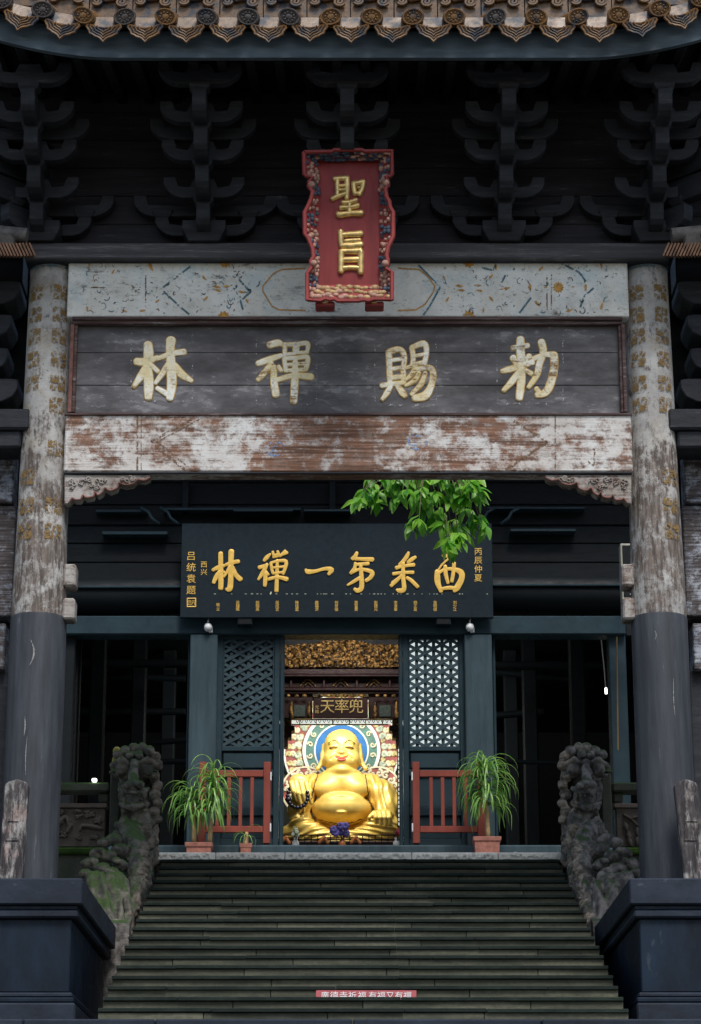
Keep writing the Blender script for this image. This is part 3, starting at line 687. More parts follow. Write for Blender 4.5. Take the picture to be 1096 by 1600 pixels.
islands(m1, 'painted_line', M_['brownp'], lb, recalc=False); stuff(m2.build('painted_scroll', M_['bluep'], lb, recalc=False))
YD = YDs
# carved spandrel brackets under the lower beam
def queti(side):
    pts = [(101, 742), (236, 742), (234, 748), (226, 752), (215, 751), (208, 757), (196, 759), (186, 756), (183, 764), (172, 768), (164, 764), (160, 771), (153, 775), (149, 769), (146, 777), (135, 779), (130, 775), (126, 782), (117, 782), (113, 780), (108, 787), (101, 787)]
    if side > 0: pts = [(1088-x_, y_) for x_, y_ in pts]
    Yq = YBM-.02
    mb = MB(); mb.prism([(P(x_, y_, Yq).x, P(x_, y_, Yq).z) for x_, y_ in pts], Yq, Yq+.14)
    q = mb.build('carved_bracket', M_['queti'], gate, .006)
    e = MB(); 
    cvq = plane_conv(0, 0, 1, Yq); strokes(e, [[(x_, y_-1.5, 1.3) for x_, y_ in pts[2:-1]]], cvq, .012); e.build('bracket_edge', M_['qedge'], q, smooth=True)
    r = random.Random(4); c = MB()
    for k in range(26):
        t = r.random(); x_ = 108+110*t; y_ = 747+r.random()*max(2, 28*(1-t)); 
        if side > 0: x_ = 1088-x_
        R = r.uniform(2.5, 5); a0 = r.uniform(0, 6)
        strokes(c, [[(x_+R*(1-j/9)*math.cos(a0+j*.7), y_+R*.8*(1-j/9)*math.sin(a0+j*.7), 1.0) for j in range(8)]], cvq, .02)
    stuff(c.build('scroll_carving', M_['queti'], q, smooth=True))
queti(-1); queti(1)
# plate beam above
YPL = 22.16
pbox('plate_beam', M_['plate'], gate, 40, 379, 1046, 404, YPL, .5, .012)
pbox('plate_lip', M_['dark'], gate, 40, 404.4, 1046, 408, YPL+.06, .4, .006)
# boarding behind the brackets
zb0 = Z(379, YPL); zw = zb0
for i in range(7):
    h = .31; bx('backing_plank', M_['backing'], gate, -3.6, 3.6, 22.42+random.uniform(-.004, .004), 22.5, zw+.002, zw+h-.002, .006); zw += h
ZTOP = zw
# ---- bracket sets
SB = S(370, 22.3)
def boat(L, h=.205, rise=.10):
    b = [(-L, .15), (-L+.025, .095), (-L+.07, .05), (-L+.12, .018), (-L+.19, 0), (L-.19, 0), (L-.12, .018), (L-.07, .05), (L-.025, .095), (L, .15)]
    tp = [(L, h+.02), (L-.12, h+.02), (L-.15, h*.62), (.14, h*.55), (.10, h), (-.10, h), (-.14, h*.55), (-L+.15, h*.62), (-L+.12, h+.02), (-L, h+.02)]
    return b+tp
boat_mesh = {}
def get_boat(L, th, mat):
    k = (round(L, 2), th)
    if k not in boat_mesh:
        boat_mesh[k] = MB().prism(boat(L), -th/2, th/2).mesh('bracket_arm', mat, .006)
    return boat_mesh[k]
arm_mesh = {}
def get_arm(L):
    if L not in arm_mesh:
        o = [(0, 0), (-L+.14, 0), (-L+.06, .025), (-L+.015, .07), (-L, .13), (-L, .235), (0, .235)]
        M = Matrix(((0, 1, 0), (1, 0, 0), (0, 0, 1))).to_4x4()
        arm_mesh[L] = MB().prism(o, -.068, .068, M).mesh('projecting_arm', M_['dark'], .006)
    return arm_mesh[L]
def flare(w0, w1, h, d0, d1):
    vs = [(-w0, -d0, 0), (w0, -d0, 0), (w0, d0, 0), (-w0, d0, 0), (-w1, -d1, h*.55), (w1, -d1, h*.55), (w1, d1, h*.55), (-w1, d1, h*.55), (-w1, -d1, h), (w1, -d1, h), (w1, d1, h), (-w1, d1, h)]
    return MB().add(vs, [(3, 2, 1, 0), (8, 9, 10, 11)]+[(a+i, a+(i+1) % 4, a+4+(i+1) % 4, a+4+i) for a in (0, 4) for i in range(4)])
base_me = flare(.15, .215, .2, .15, .2).mesh('bearing_block', M_['dark'], .006)
cap_me = flare(.072, .10, .075, .06, .085).mesh('cap_block', M_['dark'], .004)
DY, DZ = .30, .262
def bracket_set(px, corner=0):
    p = P(px, 378, 22.22); w = Vector((p.x, 22.26, zb0))
    t = thing('bracket_set', None, None, w, parent=gate)
    link('bearing_block', base_me, t, w)
    for k, L in ((0, .50), (1, .72)):
        link('wall_arm', get_boat(L, .11, M_['dark']), t, w+Vector((0, .06-.005*k, .12+k*.21)))
        if k == 0: [link('cap_block', cap_me, t, w+Vector((sx*.43, .06, .12+.2))) for sx in (-1, 1)]
    rots = [0]+([corner*math.radians(45)] if corner else [])
    for ri in rots:
        R = Matrix.Rotation(ri, 3, 'Z'); f = 1.3 if ri else 1
        for k in range(4):
            tip = DY*(k+1)*f
            link('projecting_arm', get_arm(round(tip+.14, 3)), t, w+R @ Vector((0, .08, .08+DZ*k)), (0, 0, ri))
            link('cap_block', cap_me, t, w+R @ Vector((0, .08-tip-.04, .08+DZ*k+.235)), (0, 0, ri))
            if not ri:
                link('cross_arm', get_boat(.40, .11, M_['dark']), t, w+Vector((0, .08-tip-.04+.03*0, .08+DZ*(k+1)+.045)))
                if k == 1: link('cross_arm', get_boat(.52, .10, M_['dark']), t, w+Vector((0, .08-tip-.04+.004, .08+DZ*(k+2)+.03-.02)))
for px, c in ((62, -1), (320, 0), (543, 0), (787, 0), (1022, 1)): bracket_set(px, c)
# eave: purlin, soffit, rafters, fascia
YE = 20.6
def lift(x): a = max(0, abs(x+.02)-2.25); return .20*(a/1.1)**1.7
ZE = Z(90, YE)                                           # fascia bottom edge mid-span
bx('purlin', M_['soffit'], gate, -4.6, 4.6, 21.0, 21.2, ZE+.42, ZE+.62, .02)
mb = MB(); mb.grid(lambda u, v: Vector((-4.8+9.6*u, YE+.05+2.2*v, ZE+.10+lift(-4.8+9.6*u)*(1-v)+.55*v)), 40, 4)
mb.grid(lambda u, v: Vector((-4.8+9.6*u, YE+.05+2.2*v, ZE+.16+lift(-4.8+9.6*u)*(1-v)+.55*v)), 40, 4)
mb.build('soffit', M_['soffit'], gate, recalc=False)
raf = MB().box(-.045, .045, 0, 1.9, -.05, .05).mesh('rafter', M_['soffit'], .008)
for i in range(34):
    x = -4.5+i*.273; link('rafter', raf, gate, (x, YE+.12, ZE+.06+lift(x)), (math.atan2(.55-lift(x)*.8, 2.2), 0, 0))
fx = MB(); N = 60
for i in range(N+1):
    x = -4.8+9.6*i/N; z = ZE+lift(x); fx.v += [Vector((x, YE, z)), Vector((x, YE-.01, z+.27)), Vector((x, YE+.06, z+.27)), Vector((x, YE+.06, z))]
for i in range(N):
    for k in range(4): fx.f.append((i*4+k, (i+1)*4+k, (i+1)*4+(k+1) % 4, i*4+(k+1) % 4))
fx.build('eave_board', M_['fascia'], gate)
# roof deck behind (front slope, back slope)
rd = MB(); rd.grid(lambda u, v: Vector((-4.8+9.6*u, YE-.1+2.7*v, ZE+.25+lift(-4.8+9.6*u)*(1-v)+(2.0*v if v < .5 else 2.0*(1-v)))), 40, 8)
rd.build('roof_deck', M_['greytile'], gate, recalc=False)
# drip tiles, round caps, ridge tiles
half = [(.158, .0), (.168, -.02), (.150, -.048), (.140, -.06), (.135, -.085), (.105, -.098), (.085, -.112), (.055, -.122), (.03, -.135), (0, -.168)]
drip = half+[(-x_, z_) for x_, z_ in half[-2::-1]]; drip += [(-.11, -.022), (-.05, -.04), (0, -.045), (.05, -.04), (.11, -.022)]
dm = MB().prism(drip, -.012, .02)
for k, f in enumerate((.97, .76, .56, .37)):
    pth = [Vector((x_*f, -.018-.002*k, -.02+(z_+.02)*f)) for x_, z_ in half]; pth = pth+[Vector((-v.x, v.y, v.z)) for v in pth[-2::-1]]
    dm.tube(pth, .0115 if k == 0 else .0062, 5)
dm.tube([(-.15, -.014, 0), (-.08, -.014, -.025), (0, -.014, -.036), (.08, -.014, -.025), (.15, -.014, 0)], .012, 5)
drip_me = dm.mesh('drip_tile', M_['tile'], smooth=True, angle=.8)
face_me = MB().prism([(x_*.9, -.02+(z_+.02)*.9) for x_, z_ in drip], -.0145, .0).mesh('tile_face', M_['tiledark'])
RX = Matrix.Rotation(math.pi/2, 4, 'X')
def cap_tile(mat):
    mb = MB(); mb.lathe([(.0005, .028), (.03, .024), (.034, .012), (.062, .016), (.066, .022), (.07, .012), (.078, .012), (.084, .026), (.096, .026), (.102, .01), (.102, -.03), (.095, -.3)], (0, 0, 0), 20, RX.to_3x3())
    for k in range(9):
        t = 2*math.pi*k/9; mb.ball((.048*math.cos(t), -.018, .048*math.sin(t)), .012, 6, 4)
    return mb.mesh('round_tile', mat, smooth=True, angle=.7)
caps = [cap_tile(M_['tile']), cap_tile(M_['tiledark'])]
tub_me = MB().tube([(0, -.0, 0), (0, 1.9, .30)], .095, 10).mesh('roof_tube', M_['tile'], smooth=True, angle=.8)
STEP = 64*S(60, YE)
x0 = X(549, 60, YE)
rr = random.Random(5)
for i in range(-11, 12):
    x = x0+i*STEP; z = Z(42, YE-.12)+lift(x); a = math.radians(22)
    ry = -math.copysign(math.atan(max(0, lift(abs(x)+.1)-lift(abs(x)-.1))/.2), x) if abs(x) > 2 else 0
    d = link('drip_tile', drip_me, gate, (x, YE-.15, z+rr.uniform(-.006, .006)), (.22, ry, rr.uniform(-.05, .05)))
    f = link('tile_face', face_me, d)
    x += STEP/2; z = Z(30.5, YE-.12)+lift(x)
    d = link('round_tile', caps[0 if rr.random() < .45 else 1], gate, (x, YE-.17, z), (.30, rr.uniform(-.4, .4), 0), (1.06, 1, .80))
    link('roof_tube', tub_me, d)
mb = MB(); mb.grid(lambda u, v: Vector((-4.8+9.6*u, YE-.13+.05*v, Z(44-20*v, YE-.12)+lift(-4.8+9.6*u))), 40, 2); mb.build('pan_tile_course', M_['ridge'], gate, recalc=False)
def spiral(cx, cz, R, turns, s0, flip=1, n=26):
    return [(cx+flip*R*(1-.9*t)*math.cos(s0+turns*6.283*t), -.03, cz+R*.8*(1-.9*t)*math.sin(s0+turns*6.283*t)) for t in [i/n for i in range(n+1)]]
YR = YE+.12; RW = 68*S(10, YR)
rm = MB().box(-RW/2+.006, RW/2-.006, 0, .1, 0, .62)
for cx, cz, R, f in ((-.02, .30, .125, 1), (.10, .15, .055, -1), (-.13, .16, .05, 1), (.05, .5, .1, -1)): rm.tube(spiral(cx, cz, R, 1.7, 3.6, f), .017, 6)
rm.tube([(-.2, -.03, .24), (-.13, -.035, .20), (-.05, -.035, .17), (.03, -.035, .185), (.09, -.03, .22), (.18, -.03, .26)], .02, 6)
ridge_me = rm.mesh('ridge_tile', M_['ridge'], smooth=True, angle=.6)
for i in range(-10, 11):
    x = X(514, 10, YR)+i*RW; l = link('ridge_tile', ridge_me, gate, (x, YR+rr.uniform(-.006, .006), Z(27.5, YR)+lift(x)), (0, 0, 0), (1, 1, 1))
bx('ridge_core', M_['ridge'], gate, -4.6, 4.6, YR+.07, YR+.2, Z(40, YR), Z(27.5, YR)+.9, 0)
# side bays of the gateway beyond the columns (dark bracket stacks, flaked beam ends, low tiled eaves)
def side_bay(side):
    def mx(px): return px if side < 0 else 1092-px
    def pb(name, mat, a, y0, b, y1, Y, dep, bev=.01): 
        a, b = mx(a), mx(b); return pbox(name, mat, gate, min(a, b), y0, max(a, b), y1, Y, dep, bev)
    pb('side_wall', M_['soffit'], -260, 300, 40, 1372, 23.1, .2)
    pb('side_beam', M_['sidepaint'], -260, 702, 22, 785, 22.75, .3); pb('side_beam', M_['sidepaint'], -260, 790, 22, 962, 22.8, .3)
    pb('side_beam', M_['sidepaint'], -260, 974, 8, 1046, 22.8, .3); pb('side_panel', M_['dark'], -260, 1048, 8, 1372, 22.9, .2)
    pb('side_block', M_['dark'], -200, 672, 33, 699, 22.35, .4, .02); pb('side_block', M_['dark'], -200, 638, 47, 670, 22.3, .45, .02)
    for k, (y0, y1, b) in enumerate(((590, 634, 30), (540, 588, 16), (490, 538, 22), (440, 488, 36))):
        L = X(mx(b), (y0+y1)/2, 22.6)
        o = [(0, 0), (.10, .01), (.2, .06), (.25, .15), (.25, .24), (.18, .25), (-1.6, .25), (-1.6, 0)]
        z = Z(y1, 22.6); M = None
        MB().prism([(L+(-side)*(x_-.25), z+z_) for x_, z_ in o], 22.5-.04*k, 22.9).build('side_bracket', M_['dark'], gate, .01)
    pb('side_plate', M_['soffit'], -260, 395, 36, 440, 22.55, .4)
    # low eave: grey tile rolls and a comb of fired rafters
    for k in range(5):
        xx = X(mx(12-k*62), 372, 21.9); MB().tube([(xx, 21.75, Z(378, 21.75)), (xx-side*.14, 22.8, Z(378, 21.75)+.5)], .085, 10).build('side_roof_tile', M_['greytile'], gate, smooth=True, angle=.8)
    MB().tube([(X(mx(44), 366, 21.9), 21.85, Z(372, 21.9)), (X(mx(-200), 350, 21.9), 21.85, Z(350, 21.9))], .08, 10).build('side_ridge_roll', M_['greytile'], gate, smooth=True, angle=.8)
    mb = MB()
    for k in range(44):
        a = mx(54-k*5.2); xx = X(a, 396, 21.8); M = Matrix.Translation((xx, 21.8, Z(398-abs(k-4)*.15, 21.8))) @ Matrix.Rotation(-side*-.45, 4, 'Y') @ Matrix.Rotation(.4, 4, 'X')
        mb.box(-.009, .009, -.05, .5, -.015, .12, M)
    o = mb.build('side_eave_comb', M_['rafter'], gate)
side_bay(-1); side_bay(1)

# ================================================================== RED PLAQUE
YQ = 21.55
pq = thing('vertical_plaque', 'red vertical plaque with gold characters and carved frame hanging over the beam', 'plaque', P(547, 478, YQ))
pbox('field_board', M_['red'], pq, 493, 246, 600, 452, YQ, .04, .006)
QS = 1007/170
CQ = plane_conv(460, 220, QS, YQ-.0)
def qx(x, y): return (460+x/QS, 220+y/QS)
outer = [(90, 105), (350, 100), (365, 85), (635, 85), (645, 97), (905, 93), (905, 310), (885, 330), (850, 335), (865, 365), (870, 410), (845, 440), (855, 520), (880, 560), (885, 610), (915, 660), (915, 880), (895, 930), (870, 980), (855, 1060), (865, 1100), (868, 1150), (850, 1180), (905, 1215), (905, 1470), (740, 1465), (690, 1480), (640, 1470), (600, 1480), (400, 1480), (370, 1462), (330, 1470), (290, 1460), (240, 1478), (122, 1472), (122, 1225), (150, 1190), (165, 1160), (155, 1110), (180, 1075), (170, 1000), (130, 900), (98, 860), (98, 660), (130, 600), (155, 540), (170, 470), (135, 420), (140, 375), (170, 340), (110, 325), (95, 310)]
inner = [(225, 190), (790, 190), (790, 420), (785, 700), (790, 950), (792, 1330), (240, 1335), (238, 950), (230, 700), (222, 420)]
# outer rim roll, 0.22 m in front of the field; carved splay between rim and field
YF = YQ-.16
rim = [P(*qx(*c), YF) for c in outer]
mb = MB(); mb.tube(rim+[rim[0]], .022, 6); mb.build('rim', M_['redrim'], pq, smooth=True, angle=.9)
def near_inner(c):
    x_, y_ = c; cx = min(max(x_, 228), 788); cy = min(max(y_, 190), 1333)
    if 228 <= x_ <= 788: return (x_, 190 if y_ < 700 else 1333)
    return (228 if x_ < 400 else 788, min(max(y_, 190), 1333))
mb = MB(); n_ = len(outer)
for i in range(n_):
    a, b = outer[i], outer[(i+1) % n_]; vs = [P(*qx(*a), YF), P(*qx(*b), YF), P(*qx(*near_inner(b)), YQ-.004), P(*qx(*near_inner(a)), YQ-.004)]
    mb.add(vs, [(0, 1, 2, 3)])
    mb.add([vs[0]+Vector((0, .05, 0)), vs[1]+Vector((0, .05, 0)), vs[2]+Vector((0, .06, 0)), vs[3]+Vector((0, .06, 0))], [(0, 1, 2, 3)])
    mb.add([vs[0], vs[1], vs[1]+Vector((0, .05, 0)), vs[0]+Vector((0, .05, 0))], [(0, 1, 2, 3)])
mb.build('frame_splay', M_['redrim'], pq, recalc=False)
carv = {'pinkcarve': MB(), 'bluecarve': MB(), 'ochrecarve': MB()}
r = random.Random(21)
def splay_pt(i, u, v):
    a, b = outer[i], outer[(i+1) % n_]
    p = P(*qx(*a), YF).lerp(P(*qx(*b), YF), u); q = P(*qx(*near_inner(a)), YQ).lerp(P(*qx(*near_inner(b)), YQ), u)
    return p.lerp(q, v)
for i in range(n_):
    a, b = outer[i], outer[(i+1) % n_]; L = math.hypot(a[0]-b[0], a[1]-b[1])
    nn = max(1, int(L/46))
    bottom = a[1] > 1440 and b[1] > 1440; top = a[1] < 130 and b[1] < 130
    for k in range(nn):
        for v in (.22, .5, .78):
            p = splay_pt(i, (k+.5+r.uniform(-.3, .3))/nn, v+r.uniform(-.08, .08))
            grp = int((p.z*3.1+(0 if p.x < 0 else .4))*2) % 2
            key = ('ochrecarve' if r.random() < .55 else 'pinkcarve') if bottom else ('bluecarve' if top and r.random() < .7 else ('bluecarve' if (grp and r.random() < .85) else 'pinkcarve'))
            rad = r.uniform(.016, .031)
            carv[key].ball((p.x, p.y-.008, p.z), rad, 7, 4, (1.5 if (bottom or top) else 1.1, .7, 1))
for k_, mb in carv.items(): stuff(mb.build('frame_carving', M_[k_], pq, smooth=True))
for cx, cy in ((162, 405), (850, 390), (182, 1135), (842, 1135)):
    p = P(*qx(cx, cy), YF-.01); MB().ball(p, .034, 10, 6).build('frame_boss', M_['pinkcarve'], pq, smooth=True)
sheng = [[(375, 358, 15), (440, 352, 14), (495, 350, 16)], [(400, 365, 14), (398, 440, 14), (400, 510, 14)], [(490, 355, 16), (490, 440, 16), (486, 540, 14)], [(400, 425, 9), (485, 420, 9)], [(400, 465, 9), (485, 460, 9)], [(350, 545, 13), (400, 520, 14), (480, 495, 12)],
         [(550, 395, 14), (555, 460, 14), (565, 500, 14)], [(550, 398, 14), (600, 392, 14), (645, 382, 15)], [(640, 390, 15), (632, 440, 16), (605, 500, 16)], [(560, 495, 11), (612, 490, 11)], [(588, 440, 7), (606, 440, 7)],
         [(450, 578, 13), (510, 575, 12), (575, 555, 13)], [(430, 625, 14), (520, 622, 12), (592, 605, 14)], [(405, 685, 17), (430, 690, 18), (520, 678, 15), (625, 675, 18)], [(512, 575, 14), (512, 620, 14), (514, 680, 14)]]
zhi = [[(430, 845, 18), (432, 920, 17), (440, 975, 17)], [(445, 875, 14), (520, 870, 15), (620, 865, 19)], [(470, 935, 11), (540, 928, 11), (610, 925, 10)], [(440, 975, 17), (530, 975, 19), (620, 965, 19)],
       [(435, 1035, 19), (435, 1120, 18), (432, 1215, 17)], [(440, 1030, 14), (530, 1028, 15), (615, 1025, 19)], [(618, 1035, 18), (616, 1120, 18), (615, 1225, 18)], [(450, 1105, 15), (600, 1100, 15)], [(450, 1185, 16), (530, 1178, 13), (605, 1185, 15)]]
for chs in (sheng, zhi): strokes(MB(), chs, CQ, .035, 1, .6, 1.62).build('character', M_['goldglyph'], pq, smooth=True)
for a, b in ((195, 375), (655, 830)):
    a_, b_ = qx(a, 1480)[0], qx(b, 1480)[0]
    pbox('support_peg', M_['redrim'], pq, a_, 470.5, b_, 478, YF+.03, .16, .012)
    MB().ball(P((a_+b_)/2, 472.5, YF+.03), .02, 8, 5, (1.6, .6, .6)).build('peg_gilding', M_['goldglyph'], pq, smooth=True)
# hanging iron so that the plaque hangs from the bracket above
MB().tube([P(547, 240, YQ+.05), (P(547, 240, YQ).x, YQ+.2, Z(225, YQ+.2))], .015, 6).build('hanger', M_['black'], pq)
# ================================================================== TEMPLE HALL
YH = 29.7
hall = thing('temple_hall', 'dark blue timber temple hall front with lattice doors', 'temple hall', (0, YH, ZF))
fl = bx('hall_floor', M_['hallv'], None, -9, 9, 29.2, 40, ZB, ZF, .02); tag(fl, kind='structure')
zl0, zl1 = Z(991, YH-.2), Z(962, YH-.2)
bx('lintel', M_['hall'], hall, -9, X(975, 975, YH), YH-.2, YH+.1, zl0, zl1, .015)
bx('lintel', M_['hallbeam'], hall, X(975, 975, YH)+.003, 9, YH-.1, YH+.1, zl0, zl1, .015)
# great round tie beam above and boarding
MB().tube([(-9, YH+.02, Z(930, YH)), (-3, YH+.02, Z(933, YH)), (0, YH+.02, Z(924, YH)), (3, YH+.02, Z(930, YH)), (9, YH+.02, Z(928, YH))], .24, 16).build('tie_beam', M_['hallbeam'], hall, smooth=True)
for k, (a, b) in enumerate(((908, 880), (879, 850), (849, 822), (821, 790), (789, 755), (754, 715), (714, 670), (669, 600), (599, 500))):
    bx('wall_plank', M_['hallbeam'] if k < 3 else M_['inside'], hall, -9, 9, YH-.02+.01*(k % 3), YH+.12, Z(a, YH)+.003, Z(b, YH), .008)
for a, b, y0, y1, Yo in ((150, 230, 796, 800, .16), (255, 470, 793, 797, .2), (365, 458, 795.5, 799, .25), (475, 548, 795.5, 799, .25), (160, 262, 830, 835, .18), (762, 915, 792, 795, .2), (798, 900, 826, 830, .2), (770, 975, 912, 915, .26), (110, 285, 915, 918, .26)):
    pbox('frieze_rail', M_['hall'], hall, a, y0, b, y1, YH-Yo, Yo-.02, .004)
for a, s_ in ((232, 1), (262, 1), (762, -1), (800, -1)):
    z = Z(812, YH-.2); xx = X(a, 812, YH-.2)
    MB().tube([(xx-s_*.1, YH-.2, z+.16), (xx, YH-.2, z+.10), (xx+s_*.04, YH-.2, z+.02), (xx+s_*.14, YH-.2, z-.06)], .022, 6).build('frieze_scroll', M_['hall'], hall, smooth=True)
for px in (290, 520): pbox('frieze_post', M_['hallbeam'], hall, px-5, 752, px+5, 800, YH-.14, .1, .005)
# posts
def post(a, b, Y=YH-.22, name='post', mat='hallv', dep=.3, y0=991): return bx(name, M_[mat], hall, X(a, 1180, Y), X(b, 1180, Y), Y, Y+dep, ZF, Z(y0, Y)-.002, .012)
post(294, 337.5); post(728.5, 772); post(291, 293.7, YH-.05, 'jamb', 'hall', .12); post(772.3, 777, YH-.05, 'jamb', 'hall', .12); 
post(437, 443.5, YH-.12, 'jamb', 'hall', .14); post(624, 630, YH-.12, 'jamb', 'hall', .14)
post(957, 984, YH-.1, mat='hall'); post(80, 112, YH-.1, mat='hallbeam'); post(1030, 1300, YH, 'wall_panel', 'hallbeam', .1); post(-300, 70, YH, 'wall_panel', 'hallbeam', .1)
for a, b in ((112, 118), (120, 122)): post(a, b, YH+.1, 'jamb', 'inside', .1)
# lattice doors
def lattice_door(a, b, back, label):
    Y = YH-.08; ym = 1150
    x0, x1 = X(a, ym, Y), X(b, ym, Y); z0, z1 = ZF+.02, Z(993, Y)
    d = thing('lattice_door', label, None, ((x0+x1)/2, Y, z0), parent=hall)
    zA, zB = Z(1000, Y), Z(1166.5, Y); zC, zD = Z(1174, Y), Z(1203, Y)
    st = (x1-x0)*.088
    hm = M_['hall']
    bx('stile', hm, d, x0, x0+st, Y-.03, Y+.05, z0, z1, .006); bx('stile', hm, d, x1-st, x1, Y-.03, Y+.05, z0, z1, .006)
    for za, zb_ in ((zA, z1), (zC, zB), (z0, z0+.12), (Z(1213, Y), zD), (Z(1275, Y), Z(1262, Y))): bx('rail', hm, d, x0+st+.001, x1-st-.001, Y-.025, Y+.045, min(za, zb_), max(za, zb_), .006)
    bx('panel', hm, d, x0+st+.02, x1-st-.02, Y-.005, Y+.03, zD+.02, zC-.02, .01); bx('panel', hm, d, x0+st+.01, x1-st-.01, Y+.005, Y+.03, Z(1262, Y), Z(1213, Y), .01)
    bx('panel', hm, d, x0+st+.01, x1-st-.01, Y+.005, Y+.03, z0+.12, Z(1275, Y), .01)
    bx('door_back', hm, d, x0+st*.5, x1-st*.5, Y+.051, Y+.065, z0+.02, zC+.01, 0)
    xa, xb = x0+st, x1-st; W = xb-xa; H = zA-zB; n = 6; cw = W/n; chh = H/11.5
    def clipseg(p, q):
        (px, pz), (qx_, qz) = p, q; t0, t1 = 0, 1
        for dd, lo, hi, s0 in ((qx_-px, xa, xb, px), (qz-pz, zB, zA, pz)):
            if abs(dd) < 1e-9:
                if s0 < lo or s0 > hi: return None
                continue
            u, v = sorted(((lo-s0)/dd, (hi-s0)/dd)); t0, t1 = max(t0, u), min(t1, v)
        return None if t0 >= t1-1e-4 else ((px+(qx_-px)*t0, pz+(qz-pz)*t0), (px+(qx_-px)*t1, pz+(qz-pz)*t1))
    def bar(p, q, w, yy, nm='lattice_bar'):
        c = clipseg(p, q)
        if not c: return
        (ax, az), (bx_, bz) = c; l = math.hypot(bx_-ax, bz-az); an = math.atan2(bz-az, bx_-ax)
        M = Matrix.Translation(((ax+bx_)/2, yy, (az+bz)/2)) @ Matrix.Rotation(-an, 4, 'Y')
        MB().box(-l/2, l/2, -.012, .012, -w/2, w/2, M).build(nm, M_['hallv'], d)
    for i in range(n+1): bar((xa+i*cw, zB-1), (xa+i*cw, zA+1), .042, Y+.018)
    sl = (chh/2)/cw
    for k in range(-8, 22):
        zz = zB+k*chh; bar((xa-.01, zz), (xa+W+.01, zz+sl*(W+.01)), .037, Y-.004); bar((xa-.01, zz), (xa+W+.01, zz-sl*(W+.01)), .037, Y-.002+.004)
    # plain frame bead round the lattice
    for (a_, b_, c_, d_) in ((xa+.001, xa+.02, zB, zA), (xb-.02, xb-.001, zB, zA)): bx('bead', hm, d, a_, b_, Y-.022, Y+.0, c_, d_, .003)
    bx('backing_sheet', back, d, xa, xb, Y+.046, Y+.052, zB, zA, 0)  # flat sheet closing the lattice; the right door's is added and glows
lattice_door(338.3, 436.7, M_['greyglass'], 'lattice door with dark openings'); lattice_door(630.3, 728.2, M_['glowsheet'], 'lattice door with a bright glowing sheet behind its openings')
# interior shell
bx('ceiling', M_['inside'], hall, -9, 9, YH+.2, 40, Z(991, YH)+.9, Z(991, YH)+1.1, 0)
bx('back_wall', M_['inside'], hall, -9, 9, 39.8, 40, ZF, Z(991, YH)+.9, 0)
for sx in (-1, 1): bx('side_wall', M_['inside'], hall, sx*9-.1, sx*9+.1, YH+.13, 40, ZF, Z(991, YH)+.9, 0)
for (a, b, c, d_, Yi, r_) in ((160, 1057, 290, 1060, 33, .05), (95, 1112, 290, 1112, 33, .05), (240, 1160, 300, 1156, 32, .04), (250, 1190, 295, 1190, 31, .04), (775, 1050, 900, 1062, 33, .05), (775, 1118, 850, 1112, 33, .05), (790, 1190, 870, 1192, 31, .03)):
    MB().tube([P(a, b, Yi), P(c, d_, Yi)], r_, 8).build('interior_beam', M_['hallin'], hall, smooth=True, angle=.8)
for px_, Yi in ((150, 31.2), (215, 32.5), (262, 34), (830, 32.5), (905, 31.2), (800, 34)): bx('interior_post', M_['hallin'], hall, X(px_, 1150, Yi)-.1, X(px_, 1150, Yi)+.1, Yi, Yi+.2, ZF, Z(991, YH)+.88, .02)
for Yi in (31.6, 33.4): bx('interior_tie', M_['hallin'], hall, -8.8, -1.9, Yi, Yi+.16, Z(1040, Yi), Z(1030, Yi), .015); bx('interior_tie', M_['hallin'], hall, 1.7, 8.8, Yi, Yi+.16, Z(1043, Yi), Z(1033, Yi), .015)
# hall roof: eave above, between gate and hall stays open
ze_ = Z(640, 28.6); MB().add([(-9, 28.6, ze_), (9, 28.6, ze_), (9, 35, ze_+2.7), (-9, 35, ze_+2.7), (-9, 28.6, ze_+.2), (9, 28.6, ze_+.2), (9, 35, ze_+3.0), (-9, 35, ze_+3.0)], [(0, 1, 2, 3), (4, 5, 6, 7), (0, 1, 5, 4), (2, 3, 7, 6), (1, 2, 6, 5), (0, 3, 7, 4)]).build('roof', M_['inside'], hall)
